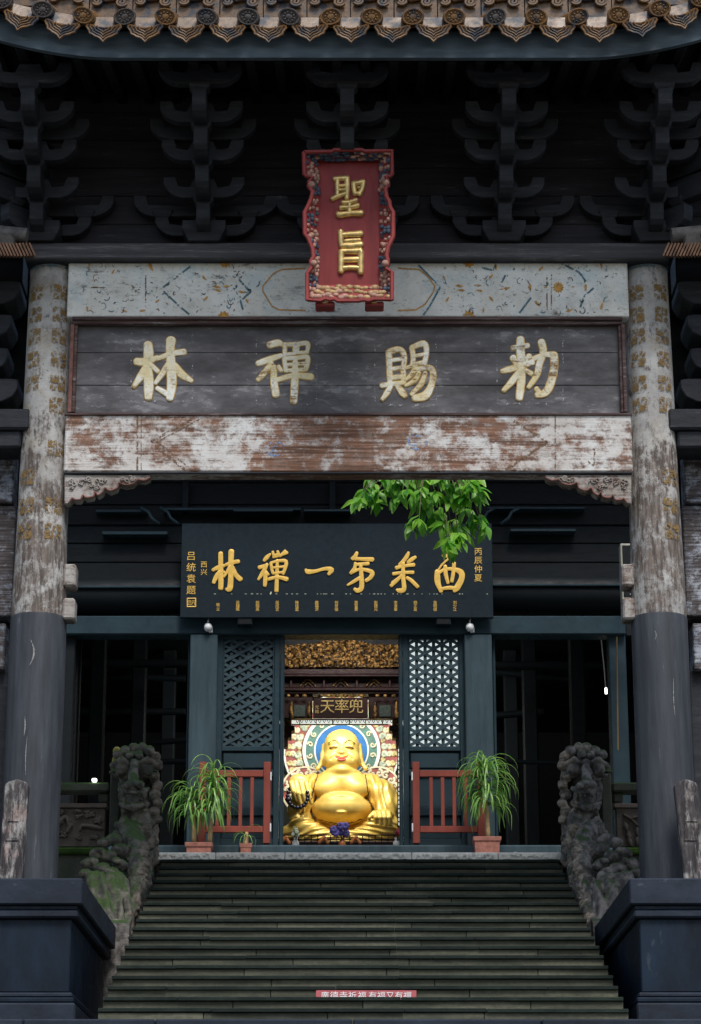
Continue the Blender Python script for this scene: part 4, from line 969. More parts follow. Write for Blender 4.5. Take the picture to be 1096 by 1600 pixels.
# ---- name board
YN = 29.35
nb = thing('name_board', 'long dark blue board with six gold calligraphy characters over the door', 'name board', P(526, 965, YN))
pbox('board', M_['board'], nb, 283, 818, 770, 965, YN, .06, .006)
NSC = 1096/260
N1 = plane_conv(280, 840, NSC, YN); N2 = plane_conv(520, 840, NSC, YN)
k_lin = [[(275, 105, 12), (275, 180, 13), (277, 270, 14), (275, 335, 13)], [(222, 215, 8), (265, 195, 12), (300, 185, 7)], [(268, 225, 10), (245, 260, 12), (228, 298, 9)], [(295, 225, 5), (310, 240, 5)], [(345, 92, 15), (342, 170, 14), (342, 250, 14), (335, 335, 15), (312, 340, 8)], [(310, 180, 8), (350, 165, 11), (392, 158, 10)], [(335, 190, 9), (318, 225, 8), (295, 262, 5)], [(355, 195, 8), (375, 245, 12), (405, 275, 13)]]
k_chan = [[(600, 110, 6), (580, 130, 11), (560, 152, 8)], [(528, 198, 10), (570, 185, 9), (580, 178, 9)], [(575, 190, 9), (550, 235, 11), (522, 278, 6)], [(570, 235, 11), (568, 290, 11), (565, 318, 9)], [(575, 225, 6), (590, 245, 6)], [(618, 95, 7), (625, 118, 8), (650, 112, 8)], [(650, 92, 7), (660, 115, 7)], [(700, 88, 7), (680, 110, 8), (665, 125, 5)], [(620, 130, 6), (665, 118, 7), (712, 100, 8)], [(605, 170, 8), (612, 210, 8), (620, 235, 8)], [(605, 168, 7), (650, 155, 7), (705, 158, 10), (695, 215, 9), (685, 240, 7)], [(620, 200, 6), (690, 192, 6)], [(620, 238, 6), (690, 228, 6)], [(590, 275, 9), (650, 262, 9), (710, 275, 12)], [(648, 150, 8), (645, 260, 10), (642, 352, 11)]]
k_yi = [[(835, 213, 7), (850, 225, 13), (900, 222, 9), (960, 206, 9), (1005, 212, 13), (985, 242, 8)]]
k_di = [[(160, 102, 9), (148, 125, 11), (130, 140, 10)], [(150, 140, 9), (190, 142, 9), (262, 145, 12)], [(160, 178, 8), (190, 175, 9), (235, 172, 9)], [(150, 170, 8), (145, 200, 9), (120, 235, 9)], [(130, 228, 9), (185, 210, 8), (258, 228, 12), (250, 262, 11), (220, 285, 9)], [(185, 185, 9), (190, 260, 12), (190, 330, 13), (165, 350, 12), (145, 340, 8)], [(180, 265, 9), (140, 290, 9), (98, 315, 5)]]
k_lai = [[(500, 100, 7), (488, 125, 11), (470, 150, 10), (440, 180, 8)], [(545, 130, 8), (520, 145, 11), (495, 165, 8)], [(420, 200, 10), (470, 188, 8), (535, 180, 10)], [(400, 240, 9), (460, 232, 8), (530, 230, 9)], [(465, 170, 9), (465, 260, 11), (470, 340, 12), (440, 350, 12), (422, 345, 6)], [(455, 250, 8), (420, 285, 10), (385, 318, 9)], [(490, 265, 8), (520, 285, 10), (560, 325, 10)], [(395, 300, 10), (425, 275, 8)]]
k_xi = [[(728, 118, 9), (765, 122, 10), (808, 118, 10)], [(770, 135, 6), (720, 180, 5), (690, 225, 5)], [(690, 225, 14), (690, 280, 16), (700, 320, 13), (715, 355, 10)], [(690, 240, 9), (740, 210, 8), (800, 210, 10), (845, 230, 16), (850, 270, 15), (820, 330, 16), (800, 355, 8)], [(742, 190, 10), (745, 240, 11), (760, 300, 8)], [(800, 170, 10), (795, 230, 10), (785, 290, 9)], [(715, 340, 8), (765, 332, 10), (810, 335, 10)]]
for chs, cvv in ((k_lin, N1), (k_chan, N1), (k_yi, N1), (k_di, N2), (k_lai, N2), (k_xi, N2)):
    strokes(MB(), chs, cvv, .014, 0, .75, 1.3).build('character', M_['goldflat'], nb, smooth=True, angle=.9)
def column_text(name, s_, px, py0, py1, h, Y, mat, parent, proud=.006):
    mb = MB(); n = len(s_)
    for i, c in enumerate(s_): text_into(mb, c, px, py0+(py1-py0)*(i+.5)/n, h, Y, proud)
    return mb.build(name, mat, parent, recalc=False)
column_text('inscription', '丙辰仲夏', 747.5, 855, 910, 12, YN, M_['goldflat'], nb)
column_text('inscription', '吕统袁题', 299, 860, 931, 14, YN, M_['goldflat'], nb)
column_text('inscription', '西兴', 319, 876, 900, 10, YN, M_['goldflat'], nb)
smalls = ['敬立', '吴鐘鳴', '倪瑞英', '吴成言', '陳佳富', '唐福洪', '何世強', '黄富貴', '彭建元', '李清泰', '杨正友', '詹明德', '刘少江']
for i, s_ in enumerate(smalls):
    px = 341+i*(711-341)/12; column_text('inscription', s_, px, 939 if i else 942, 955, 5.6, YN, M_['goldflat'], nb)
seal = MB(); cvs = plane_conv(0, 0, 1, YN)
strokes(seal, [[(293, 935, .8), (306, 935, .8)], [(306, 935, .8), (306, 948, .8)], [(306, 948, .8), (293, 948, .8)], [(293, 948, .8), (293, 935, .8)]], cvs, .008)
text_into(seal, '元', 303, 941.5, 8, YN, .006); text_into(seal, '吕', 296.5, 941.5, 8, YN, .006, .8); seal.build('seal', M_['goldflat'], nb, recalc=False)
# crack of chipped lacquer along the board
ck = MB(); r = random.Random(3); x_ = 320
while x_ < 768:
    w = r.uniform(.5, 3.5); 
    if r.random() < .5: strokes(ck, [[(x_, 928+(x_-320)*.0005, .4), (x_+w, 928, .35)]], cvs, .003)
    x_ += w+r.uniform(.5, 7)
strokes(ck, [[(423, 928, 1.2), (424, 925, .8)]], cvs, .003); stuff(ck.build('chipped_line', M_['halojade'], nb, recalc=False))
# black floodlights and white lamps on the lintel
for px, lb_ in ((383, 'black box floodlight under the left end of the name board'), (693.5, 'black box floodlight under the right end of the name board')):
    f = thing('floodlight', lb_, 'floodlight', P(px, 970, YH-.32), 'floodlights under the name board')
    MB().prism([(P(px-12, 962, YH-.32).x, Z(962, YH-.32)), (P(px+12, 962, YH-.32).x, Z(962, YH-.32)), (P(px+11.5, 977, YH-.32).x, Z(977, YH-.32)), (P(px-11.5, 977, YH-.32).x, Z(977, YH-.32))], YH-.33, YH-.22).build('housing', M_['board'], f, .01)
    pbox('lens', M_['black'], f, px-10, 964, px+10, 975, YH-.336, .008, .002)
for px, lb_ in ((325.5, 'small white globe lamp on the lintel above the left door post'), (734.5, 'small white globe lamp on the lintel above the right door post')):
    f = thing('wall_lamp', lb_, 'lamp', P(px, 985, YH-.25), 'white lamps on the lintel')
    p = P(px, 980, YH-.26); MB().lathe([(.001, -.055), (.03, -.05), (.05, -.02), (.052, .01), (.04, .04), (.012, .052), (.01, .09)], p, 14).build('globe', M_['lampwhite'], f, smooth=True, angle=.9)
    pbox('bracket', M_['lampwhite'], f, px+1, 979, px+7, 988, YH-.24, .04, .004)
    MB().tube([P(px, 974, YH-.25), P(px+1, 966, YH-.22)], .007, 6).build('cable', M_['halocream'], f)
# wall speaker, light string and tube lamp on the right
Ysp = 28.6
sp = thing('wall_speaker', 'black wall speaker with pale rim beside the right column', 'speaker', P(985, 937, Ysp))
pbox('cabinet', M_['speaker_rim'], sp, 971, 849, 1000, 937, Ysp, .2, .01); pbox('grille', M_['black'], sp, 974, 852, 1000, 932, Ysp-.012, .02, .004)
mb = MB(); text_into(mb, '▬▬', 988, 928, 3, Ysp-.012, .004); mb.build('maker_plate', M_['lampwhite'], sp, recalc=False)
bx('mount_arm', M_['black'], sp, X(985, 890, Ysp), X(990, 890, Ysp), Ysp+.2, YH-.02, Z(895, Ysp), Z(890, Ysp), .004)
ls = thing('light_string', 'string of tiny amber lights hanging beside the right column', 'light string', P(1003, 1200, 28.9))
pth = [P(1001+ (k/22)*17, 985+k*10, 28.9) for k in range(26)]
MB().tube(pth, .004, 4).build('wire', M_['black'], ls)
mb = MB(); r = random.Random(6)
for p in pth:
    if r.random() < .8: mb.ball(p+Vector((r.uniform(-.02, .02), 0, r.uniform(-.03, .03))), r.uniform(.006, .011), 6, 4)
tag(mb.build('bulb', M_['amber'], ls), kind='stuff')
tl = thing('tube_lamp', 'small lit white lamp hanging inside the right doorway', 'lamp', P(947, 1086, 31))
MB().tube([P(947, 1075, 31), P(947.5, 1084, 31)], .014, 8).build('glowing_tube', M_['lampglow'], tl, smooth=True); MB().tube([P(947, 1075, 31), P(944, 1040, 31), P(940, 1000, 31)], .008, 5).build('cord', M_['lampwhite'], tl)
tl2 = thing('rail_lamp', 'small bright lamp standing on the mossy rail left of the stairs', 'lamp', P(148, 1222, 26.45))
MB().box(X(144, 1218, 26.4), X(151, 1218, 26.4), 26.4, 26.46, Z(1220.5, 26.4), Z(1216, 26.4)).build('glowing_face', M_['lampglow'], tl2, .006); pbox('lamp_body', M_['black'], tl2, 143, 1215, 152.5, 1222, 26.462, .05, .004)
yc_ = thing('yellow_cable', 'thin yellow cable hanging beside the right hall post', 'cable', P(966, 1170, 29.4)); MB().tube([P(964, 995, 29.35), P(965, 1080, 29.35), P(966, 1172, 29.35)], .009, 6).build('cable_run', M_['dullochre'], yc_)
# ================================================================== SHRINE AND STATUE
YG = 33.6
shr = thing('inner_shrine', 'ornate gilded shrine canopy framing the golden statue', 'shrine', P(534, 1310, YG))
def cr(x, y): return (430+x/4.573, 980+y/4.573)
def sbox(name, mat, parent, x0, y0, x1, y1, Y, dep, bev=.006): a = cr(x0, y0); b = cr(x1, y1); return pbox(name, mat, parent, a[0], a[1], b[0], b[1], Y, dep, bev)
YK = 31.6
# gilded openwork frieze
def frieze_top(t): return 130-30*math.exp(-((t-.5)/.22)**4)-6*math.sin(t*40)*.5
mb = MB()
def fz(u, v):
    x_ = 20+u*900; yt = frieze_top(u); y_ = 292-(292-yt)*v
    p = P(*cr(x_, y_), YK); q = Vector((p.x*16, 0, p.z*16))
    d = .05*(mnoise.noise(q)+.6*mnoise.noise(q*2.3)); return Vector((p.x, p.y-.05-d, p.z))
mb.grid(fz, 190, 44); mb.build('gilded_frieze', M_['giltcarve'], shr, smooth=True, recalc=False)
sbox('shadow_board', M_['soffit'], shr, -60, 15, 980, 160, YK+.14, .04)  # dark board added to stand in for shade above the frieze
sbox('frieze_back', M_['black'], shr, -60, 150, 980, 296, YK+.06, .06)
for a, b, Y in ((296, 335, YK-.02), (336, 352, YK-.05), (430, 452, YK-.04), (453, 475, YK)): sbox('canopy_rail', M_['maroon'], shr, -60, a, 980, b, Y, .2)
sbox('canopy_panel', M_['maroon'], shr, -60, 352.5, 980, 430, YK+.1, .1)
for cx in (115, 235, 350, 470, 585, 705, 820):
    big = cx in (235, 470, 705); cvk = plane_conv(430, 980, 4.573, YK+.1); g = MB()
    if big: strokes(g, [[(cx-55, 425, 5), (cx-30, 395, 7), (cx, 375, 8), (cx+30, 395, 7), (cx+55, 425, 5)], [(cx-22, 420, 4), (cx, 400, 7), (cx+22, 420, 4)]], cvk, .03); g.build('canopy_bracket', M_['giltcarve'], shr, smooth=True)
    else: sbox('canopy_strut', M_['maroon'], shr, cx-9, 352, cx+9, 430, YK+.03, .08)
for i in range(14):
    cx = 95+i*58
    if 250 < cx < 280 or 660 < cx < 690: continue
    p = P(*cr(cx, 490), YK-.03); MB().ball(p, .026, 8, 5, (1.4, .6, .9)).build('gilt_bud', M_['giltcarve'], shr, smooth=True)
for a, b in ((70, 268), (668, 890)):
    sbox('side_panel', M_['maroon'], shr, a-60 if a < 100 else a, 476, b if a < 100 else b+80, 650, YK+.06, .1)
    for cx in (a+50, b-20):
        cvk = plane_conv(430, 980, 4.573, YK+.05); strokes(MB(), [[(cx, 540, 9), (cx-4, 590, 13), (cx+3, 640, 15)]], cvk, .04).build('gilt_figure', M_['giltcarve'], shr, smooth=True)
    sbox('carved_panel', M_['darkgreen'], shr, (a+b)/2-35, 555, (a+b)/2+50, 640, YK+.045, .05)
# plaque of the shrine
sp_ = thing('shrine_plaque', 'small maroon plaque with three gold characters above the golden statue', 'plaque', P(*cr(467, 650), YK-.08))
sbox('board', M_['maroon'], sp_, 272, 502, 664, 648, YK-.08, .05, .008)
mb = MB()
for c, x_ in (('天', 375), ('率', 478), ('兜', 580)): a = cr(x_, 567); text_into(mb, c, a[0], a[1], 22, YK-.08, .012)
mb.build('lettering', M_['goldglyph'], sp_, recalc=False)
mb = MB(); a = cr(300, 585); text_into(mb, '光', a[0], a[1]-3, 6, YK-.08, .01); text_into(mb, '緒', a[0], a[1]+4, 6, YK-.08, .01); mb.build('lettering', M_['goldglyph'], sp_, recalc=False)
# dark posts with stepped brackets, white lit panes
for sgn in (-1, 1):
    def sx(x_): return x_ if sgn < 0 else 956-x_
    def sb(name, mat, x0, y0, x1, y1, Y, dep): a, b = sorted((sx(x0), sx(x1))); return sbox(name, mat, shr, a, y0, b, y1, Y, dep)
    sb('shrine_bracket', M_['maroon'], 20, 700, 140, 740, YK+.3, .2); sb('shrine_bracket', M_['maroon'], 20, 741, 118, 790, YK+.32, .2); sb('shrine_bracket', M_['maroon'], 20, 791, 92, 850, YK+.34, .2)
    sb('shrine_bracket', M_['giltcarve'], 60, 640, 118, 698, YK+.3, .15)
for k in range(7):
    x_ = 60+k*118; sbox('lit_pane', M_['litpane'], shr, x_+4, 663, x_+112, 690, YK+.5, .02, 0)
sbox('pane_rail', M_['maroon'], shr, 30, 652, 920, 661, YK+.46, .06); sbox('pane_rail', M_['maroon'], shr, 30, 690, 810, 695, YK+.46, .06)
for k in range(8): sbox('pane_bar', M_['maroon'], shr, 56+k*118, 661, 62+k*118, 690, YK+.45, .05, .002)
for k in range(22): x_ = 160+k*32; cvk = plane_conv(430, 980, 4.573, YK+.5); strokes(MB(), [[(x_-9, 668, 2.2), (x_, 683, 2.2), (x_+9, 668, 2.2)]], cvk, .01).build('pane_tracery', M_['giltcarve'], shr)
# right hand lattice strip of lit panes
for i in range(18): sbox('lit_pane', M_['litpane'], shr, 882, 865+i*31, 906, 890+i*31, YK+.5, .02, 0)
for x_ in (874, 906): sbox('pane_bar', M_['maroon'], shr, x_, 855, x_+7, 1420, YK+.46, .05, .002)
for i in range(19): sbox('pane_bar', M_['maroon'], shr, 881, 858+i*31, 906, 864+i*31, YK+.46, .05, .002)
sbox('backdrop', M_['white'], shr, -120, 640, 1080, 1560, YG+.85, .06)
# haloes
def disc(name, mat, c, r, Y, parent, r0=0, th=.03, n=64):
    p = P(*c, Y); s_ = S(c[1], Y)
    prof = [(max(r0, .02)*s_, 0), (r*s_, 0), (r*s_, -th)] if r0 == 0 else [(r0*s_, -th), (r0*s_, 0), (r*s_, 0), (r*s_, -th)]
    return MB().lathe(prof, p, n, Matrix.Rotation(math.pi/2, 3, 'X')).build(name, mat, parent, smooth=True, angle=.5)
hc = cr(475, 880)
halo = thing('halo', 'round blue and green painted halo behind the golden head', 'halo', P(hc[0], 1310, YG+.5))
disc('halo_disc', M_['cyanblue'], hc, 40.5, YG+.5, halo); disc('halo_ring', M_['white'], hc, 43, YG+.5, halo, 40.3, .05)
disc('halo_ring', M_['halogreen'], hc, 56, YG+.52, halo, 42.8); disc('halo_ring', M_['white'], hc, 61, YG+.50, halo, 55.8, .05)
disc('halo_ring', M_['halored'], hc, 88, YG+.56, halo, 60.8); disc('halo_ring', M_['white'], hc, 91, YG+.54, halo, 87.8, .05)
def scrolls(parent, c, r0, r1, nseg, mat, Y, a0=0, a1=6.283, w=1.5):
    mb = MB(); rm_ = (r0+r1)/2; R = (r1-r0)*.36; cvh = plane_conv(c[0], c[1], 1, Y)
    for k in range(nseg):
        t = a0+(a1-a0)*(k+.5)/nseg; cx, cy = rm_*math.cos(t), rm_*math.sin(t); f = 1 if k % 2 else -1
        strokes(mb, [[(cx+R*(1-.85*j/11)*math.cos(t+f*j*.62), cy+R*(1-.85*j/11)*math.sin(t+f*j*.62), w*(1-.4*j/11)) for j in range(12)]], cvh, .03)
    return stuff(mb.build('halo_scroll', mat, parent, smooth=True))
scrolls(halo, hc, 43, 56, 18, M_['halocream'], YG+.52)
scrolls(halo, hc, 61, 74, 30, M_['halojade'], YG+.56, w=3.0); scrolls(halo, hc, 70, 82, 36, M_['halocream'], YG+.565, w=2.6); scrolls(halo, hc, 77, 88, 40, M_['gildpale'], YG+.56, w=2.6); scrolls(halo, hc, 62, 70, 44, M_['gildpale'], YG+.57, w=2.2)
for sgn in (-1, 1):
    c = (534+sgn*56, 1235); disc('side_halo', M_['halored'], c, 36, YG+.44, halo); disc('halo_ring', M_['halocream'], c, 38.5, YG+.42, halo, 35.8, .05)
    scrolls(halo, c, 4, 20, 8, M_['halojade'], YG+.44, w=2.6); scrolls(halo, c, 18, 35, 15, M_['halocream'], YG+.44, w=2.5)
# the statue: one sculpted body, robe apart.  design units: photo pixels about (534, 1310)
SU = S(1220, YG); C0 = P(534, 1310, YG)
zk = (Z(1140, YG)-C0.z)/170/SU
def W(x_, z_, y_=0): return (C0.x+x_*SU, YG-y_*SU, C0.z+(z_-.19*y_)*SU*zk)   # the figure leans a little forward
def wr(*r_): return tuple(q*SU for q in r_)
lo = W(-100, -22, 75); hi = W(100, 180, -60)
body = Sculpt((lo[0], lo[1], lo[2]), (hi[0], hi[1], hi[2]), .0105)
U = SU
def E(x_, z_, y_, rx, rz, ry, k=3, carve=False): body.ell(W(x_, z_, y_), (rx*U, ry*U, rz*U*zk), k*U, carve)
def Cp(a, b, ra, rb, k=2, carve=False): body.cap(W(*a), W(*b), ra*U, rb*U, k*U, carve)
E(0, 138, 8, 27, 30, 28); E(0, 148, 8, 26.3, 21.5, 27, 4); E(0, 120, 13, 30, 18, 26, 7); E(-15, 125, 25, 11, 10, 10, 6); E(15, 125, 25, 11, 10, 10, 6); E(0, 106, 27, 14, 7, 11, 5); E(0, 103, 14, 25, 8, 20, 4)
E(0, 134, 36.5, 5.5, 4.2, 5.5, 2.5); E(-5, 133, 34, 3.2, 2.8, 4, 2); E(5, 133, 34, 3.2, 2.8, 4, 2); Cp((0, 137, 35), (0, 147, 34), 2.6, 2.0, 3)
Cp((-19, 149, 29), (-6, 149, 34), 2.2, 1.6, 3); Cp((19, 149, 29), (6, 149, 34), 2.2, 1.6, 3)
for s_ in (-1, 1):
    E(s_*12, 143, 33, 6.8, 3.8, 4, 1.5)               # swollen lids
    Cp((s_*5.5, 140.6, 38), (s_*12, 142.6, 38.2), 1.0, 1.1, .8, True); Cp((s_*12, 142.6, 38.2), (s_*18.5, 140.0, 35), 1.1, .8, .8, True)
    Cp((s_*8, 133, 37), (s_*17, 123, 35), 1.2, 1.1, 1.2, True)    # laugh line
    Cp((s_*27.5, 145, 2), (s_*29.5, 130, 4), 3.6, 3.4, 3); Cp((s_*29.5, 130, 4), (s_*31, 117, 6), 3.4, 3.8, 3); Cp((s_*31, 117, 6), (s_*37.5, 108.5, 9), 3.8, 3.4, 3)
    Cp((s_*30, 143, 10), (s_*31.5, 126, 12), 1.5, 1.7, 1.5, True)
Cp((-9.5, 127, 36), (0, 123.6, 39), 1.6, 1.8, 1.2, True); Cp((0, 123.6, 39), (9.5, 127, 36), 1.8, 1.6, 1.2, True)
E(0, 120.5, 35, 8, 2.6, 3.4, 1.5)
E(0, 90, 6, 34, 12, 22, 5); Cp((-26, 101, 16), (0, 94, 28), 2.6, 2.6, 1.5); Cp((0, 94, 28), (26, 101, 16), 2.6, 2.6, 1.5); E(0, 84, 8, 43, 22, 26, 8); E(-21, 77, 21, 23, 16, 15, 6); E(21, 77, 21, 23, 16, 15, 6)
E(0, 45, 14, 46.5, 25, 36, 3); E(0, 57, 24, 36, 14, 24, 3); Cp((-30, 64.5, 47), (30, 64.5, 47), 1.3, 1.3, 3, True)
Cp((-5, 38.5, 51), (5, 38.5, 51), 2.6, 2.6, 1.2, True); E(0, 41, 47, 8, 2.5, 4, 2)
# raised right hand (at the viewer's left) hanging from the wrist, fingers holding the beads
Cp((-62, 70, 22), (-62, 84, 36), 12, 10, 5); E(-66, 88, 40, 16, 12, 9, 4)
for j, (x_, l_) in enumerate(((-79, 26), (-72, 32), (-64, 34), (-56, 31))):
    Cp((x_+1, 86, 46), (x_+5, 86-l_*.5, 52), 4.2, 3.8, 1.0); Cp((x_+5, 86-l_*.5, 52), (x_+10, 86-l_, 48), 3.8, 2.9, .8)
Cp((-55, 84, 44), (-48, 74, 48), 3.8, 3.3, 1.5); Cp((-48, 74, 48), (-50, 66, 50), 3.3, 2.7, 1)
# left hand resting on the bag
E(64, 36, 38, 17, 10, 12, 4)
for j, (x_, l_) in enumerate(((52, 14), (59, 17), (66, 18), (73, 15))):
    Cp((x_, 40, 46), (x_+1, 33, 52), 3.8, 3.6, 1.1); Cp((x_+1, 33, 52), (x_+1, 33-l_*.7, 48), 3.6, 3.0, 1.1)
Cp((50, 40, 44), (43, 33, 50), 4, 3.2, 1.5)
st_ = thing('golden_statue', 'golden laughing seated statue with bare belly inside the shrine', 'statue', tuple(C0))
link('body', body.mesh('body', M_['gold'], C0), st_)
robe = Sculpt((lo[0], lo[1], lo[2]), (hi[0], hi[1], hi[2]), .0105)
def RC(pts, k=5): robe.chain([(W(*p[:3]), p[3]*U) for p in pts], k*U)
for s_ in (-1, 1):
    RC([(s_*30, 90, 0, 11), (s_*46, 83, 5, 16), (s_*62, 66, 10, 20 if s_ > 0 else 16)], 8)
RC([(64, 70, 12, 20), (72, 50, 18, 18), (68, 34, 26, 17)], 8); RC([(-58, 66, 10, 17), (-66, 44, 16, 16), (-62, 20, 26, 16)], 8)
RC([(-62, 22, 26, 16), (-40, 6, 36, 15), (0, -2, 40, 13), (40, 6, 36, 15), (66, 16, 30, 17)], 8); RC([(-84, 8, 20, 12), (-50, 0, 34, 13)], 8); RC([(84, 10, 20, 14), (50, 2, 34, 13)], 8)
RC([(-58, 78, 18, 14), (-64, 66, 30, 12)], 6); RC([(0, 20, -15, 50), (0, 80, -18, 34)], 8)
RC([(46, 24, 42, 9), (80, 20, 34, 12)], 5)
# open front: cut the cloth back round the chest and belly
def rcut(x_, z_, y_, rx, rz, ry): robe.ell(W(x_, z_, y_), (rx*U, ry*U, rz*U*zk), 2*U, True)
rcut(0, 52, 38, 48, 41, 42); rcut(0, 90, 32, 43, 37, 38)
near = np.abs(robe.d) < .06; ii = np.argwhere(near); pp = robe.lo+ii*robe.res
xx = (pp[:, 0]-C0.x)/U; zz = (pp[:, 2]-C0.z)/U; yy = (YG-pp[:, 1])/U
fold = np.where(zz > 26, np.sin((np.abs(xx)*.55+zz*.12+5*vnoise(xx*.06, yy*.06, zz*.06))*1.0), np.sin((zz*.55+np.abs(xx)*.12+6*vnoise(xx*.05+3, yy*.05, zz*.05))*1.3))
robe.d[near] += (fold*.95*U).astype(np.float32)
link('robe', robe.mesh('robe', M_['goldrobe'], C0), st_)
def on_surf(fields, x_, z_, lift_):
    yu = 30.0
    for _ in range(5):
        w = W(x_, z_, yu); y = [q for q in (f.depth(w[0], w[2]) for f in fields) if q is not None]
        y = min(y) if y else YG-25*U; yu = .5*yu+.5*(YG-y)/U
    return Vector((w[0], y-lift_*U, w[2]))
def on_body(x_, z_, lift_=.3): return on_surf((body,), x_, z_, lift_)
def surf_line(pts, r_): 
    c = catmull([(a, b, 0) for a, b in pts]); return [on_body(a, b) for a, b, _ in c], [r_*U]*len(c)
for s_ in (-1, 1):
    p, r_ = surf_line([(s_*5, 149), (s_*12, 152.5), (s_*20, 148.5)], .75); MB().tube(p, r_, 5).build('eyebrow', M_['brow'], st_, smooth=True)
    p, r_ = surf_line([(s_*5.5, 140.4), (s_*12, 142.4), (s_*18.5, 139.8)], .85); MB().tube(p, r_, 5).build('eyelid', M_['brow'], st_, smooth=True)
p, r_ = surf_line([(-9.5, 127), (-4, 124.6), (0, 124.2), (4, 124.6), (9.5, 127)], 1.35); MB().tube(p, r_, 6).build('lip', M_['lips'], st_, smooth=True)
p, r_ = surf_line([(-6.5, 123), (0, 121.2), (6.5, 123)], 1.5); MB().tube(p, r_, 6).build('lip', M_['lips'], st_, smooth=True)
def on_robe(x_, z_): return on_surf((body, robe), x_, z_, .4)
for pts in ([(-37, 100), (-40, 88), (-44, 74), (-46, 62)], [(37, 99), (39, 86), (41, 72), (42, 62)], [(-32, 30), (-16, 24.5), (0, 22.5), (16, 24.5), (32, 30)]):
    c = catmull([(a, b, 0) for a, b in pts]); MB().tube([on_robe(a, b) for a, b, _ in c], 1.0*U, 5).build('robe_trim', M_['brow'], st_, smooth=True)
# beads hanging from the raised hand
pb = thing('prayer_beads', 'loop of black prayer beads hanging from the statue hand', 'beads', W(-67, 40, 50))
bead = MB().ball((0, 0, 0), 3.3*U, 10, 7).mesh('bead', M_['bead'], smooth=True)
for k in range(20):
    t = 2*math.pi*k/20; x_, z_ = -67+15.5*math.sin(t), 66+18*math.cos(t)
    sc_ = 1.5 if k == 14 else 1; link('bead', bead, pb, W(x_, z_, 54 if z_ < 72 else 46), None, (sc_, sc_, sc_))
# altar rail, flowers, offerings
zA = Z(1319, 31.3)
al = thing('altar_table', 'dark altar table with a low black railing before the statue', 'altar', P(534, 1330, 31.6))
bx('table', M_['maroon'], al, X(420, 1320, 31.4), X(650, 1320, 31.4), 31.4, 32.3, ZF, zA, .01)
bx('plinth', M_['maroon'], shr, X(400, 1310, 32.4), X(670, 1310, 32.4), 32.4, YG+.9, ZF, Z(1314, 32.4), .01)
for py in (1305, 1312, 1318): bx('rail', M_['black'], al, X(425, py, 31.4), X(648, py, 31.4), 31.38, 31.4, Z(py+.8, 31.4), Z(py-.8, 31.4), .003)
for k in range(23): pbox('rail_post', M_['black'], al, 426+k*10, 1305, 427.4+k*10, 1319, 31.372, .02, .002)
def bouquet(px, py, lab, mat, nfl, spread, name='flower_bouquet', r_=3.0):
    b = thing(name, lab, 'flowers', P(px, 1318, 31.25)); r = random.Random(px)
    MB().lathe([(.03, 0), (.05, .03), (.045, .08), (.02, .12), (.03, .14)], P(px, 1326, 31.25), 12).build('vase', M_['orangef'] if mat == 'purple' else M_['lampwhite'], b, smooth=True)
    for k in range(nfl):
        a = r.uniform(0, 6.28); d = spread*math.sqrt(r.random()); x_, y_ = px+d*math.cos(a), py+d*.6*math.sin(a)
        c = P(x_, y_, 31.2+r.uniform(-.08, .08)); g = MB(); R = r_*S(1300, 31.2)*r.uniform(.7, 1.2)
        for q in range(7):
            t = q*.9; g.ball(c+Vector((math.cos(t), -.4, math.sin(t)))*R*.5, R*.55, 7, 4, (1, .7, 1))
        g.build('bloom', M_[mat], b, smooth=True)
        MB().tube([c, P(px, 1318, 31.25)], .004, 4).build('stalk', M_['twig'], b)
bouquet(535, 1298, 'purple flower bunch in an orange vase before the statue', 'purple', 9, 14, r_=6.5)
bouquet(620, 1299, 'dark red flowers at the right end of the altar', 'redflower', 7, 7, r_=3.4)
bouquet(462, 1301, 'pale offering flowers at the left of the altar', 'halojade', 8, 13, r_=3)
for px, lb_ in ((446, 'orange altar ornament at the far left of the black railing'), (506, 'orange altar ornament left of the purple flowers'), (556, 'orange altar ornament right of the purple flowers')):
    o = thing('altar_ornament', lb_, 'ornament', P(px, 1318, 31.3), 'orange altar ornaments'); cvk = plane_conv(0, 0, 1, 31.3)
    strokes(MB(), [[(px-7, 1317, 2.5), (px-2, 1311, 3.2), (px+2, 1308, 2.2)], [(px+7, 1318, 2.5), (px+3, 1312, 2.5)]], cvk, .04).build('ornament_body', M_['orangef'], o, smooth=True)
# lamps of the shrine: two batten lights under the canopy
def area(name, loc, tgt, w, h, e, col, parent):
    l = bpy.data.lights.new(name, 'AREA'); l.shape = 'RECTANGLE'; l.size = w; l.size_y = h; l.energy = e; l.color = col
    o = bpy.data.objects.new(name, l); COL.objects.link(o); o.parent = parent; o.location = Vector(loc)-org(parent)
    o.rotation_euler = (Vector(tgt)-Vector(loc)).to_track_quat('-Z', 'Y').to_euler(); return o
lampz = Z(991, YH)+.75
cl = thing('shrine_light', 'ceiling batten light inside the hall above the shrine', 'light', (0, 31, lampz))
bx('batten', M_['lampwhite'], cl, -.9, .7, 30.95, 31.05, lampz, lampz+.05, .01)
SHRINE_LIGHT = 46
for fn, yl, zl, en in (('altar_light', YH+.5, lampz-.1, SHRINE_LIGHT*.5), ('canopy_light', YK+.62, Z(993+.0, YK)-.45, SHRINE_LIGHT*1.1)):
    area(fn, (C0.x, yl, zl), (C0.x, YG+.2, C0.z+.75), 1.5, .5, en, (1, .975, .91), cl)

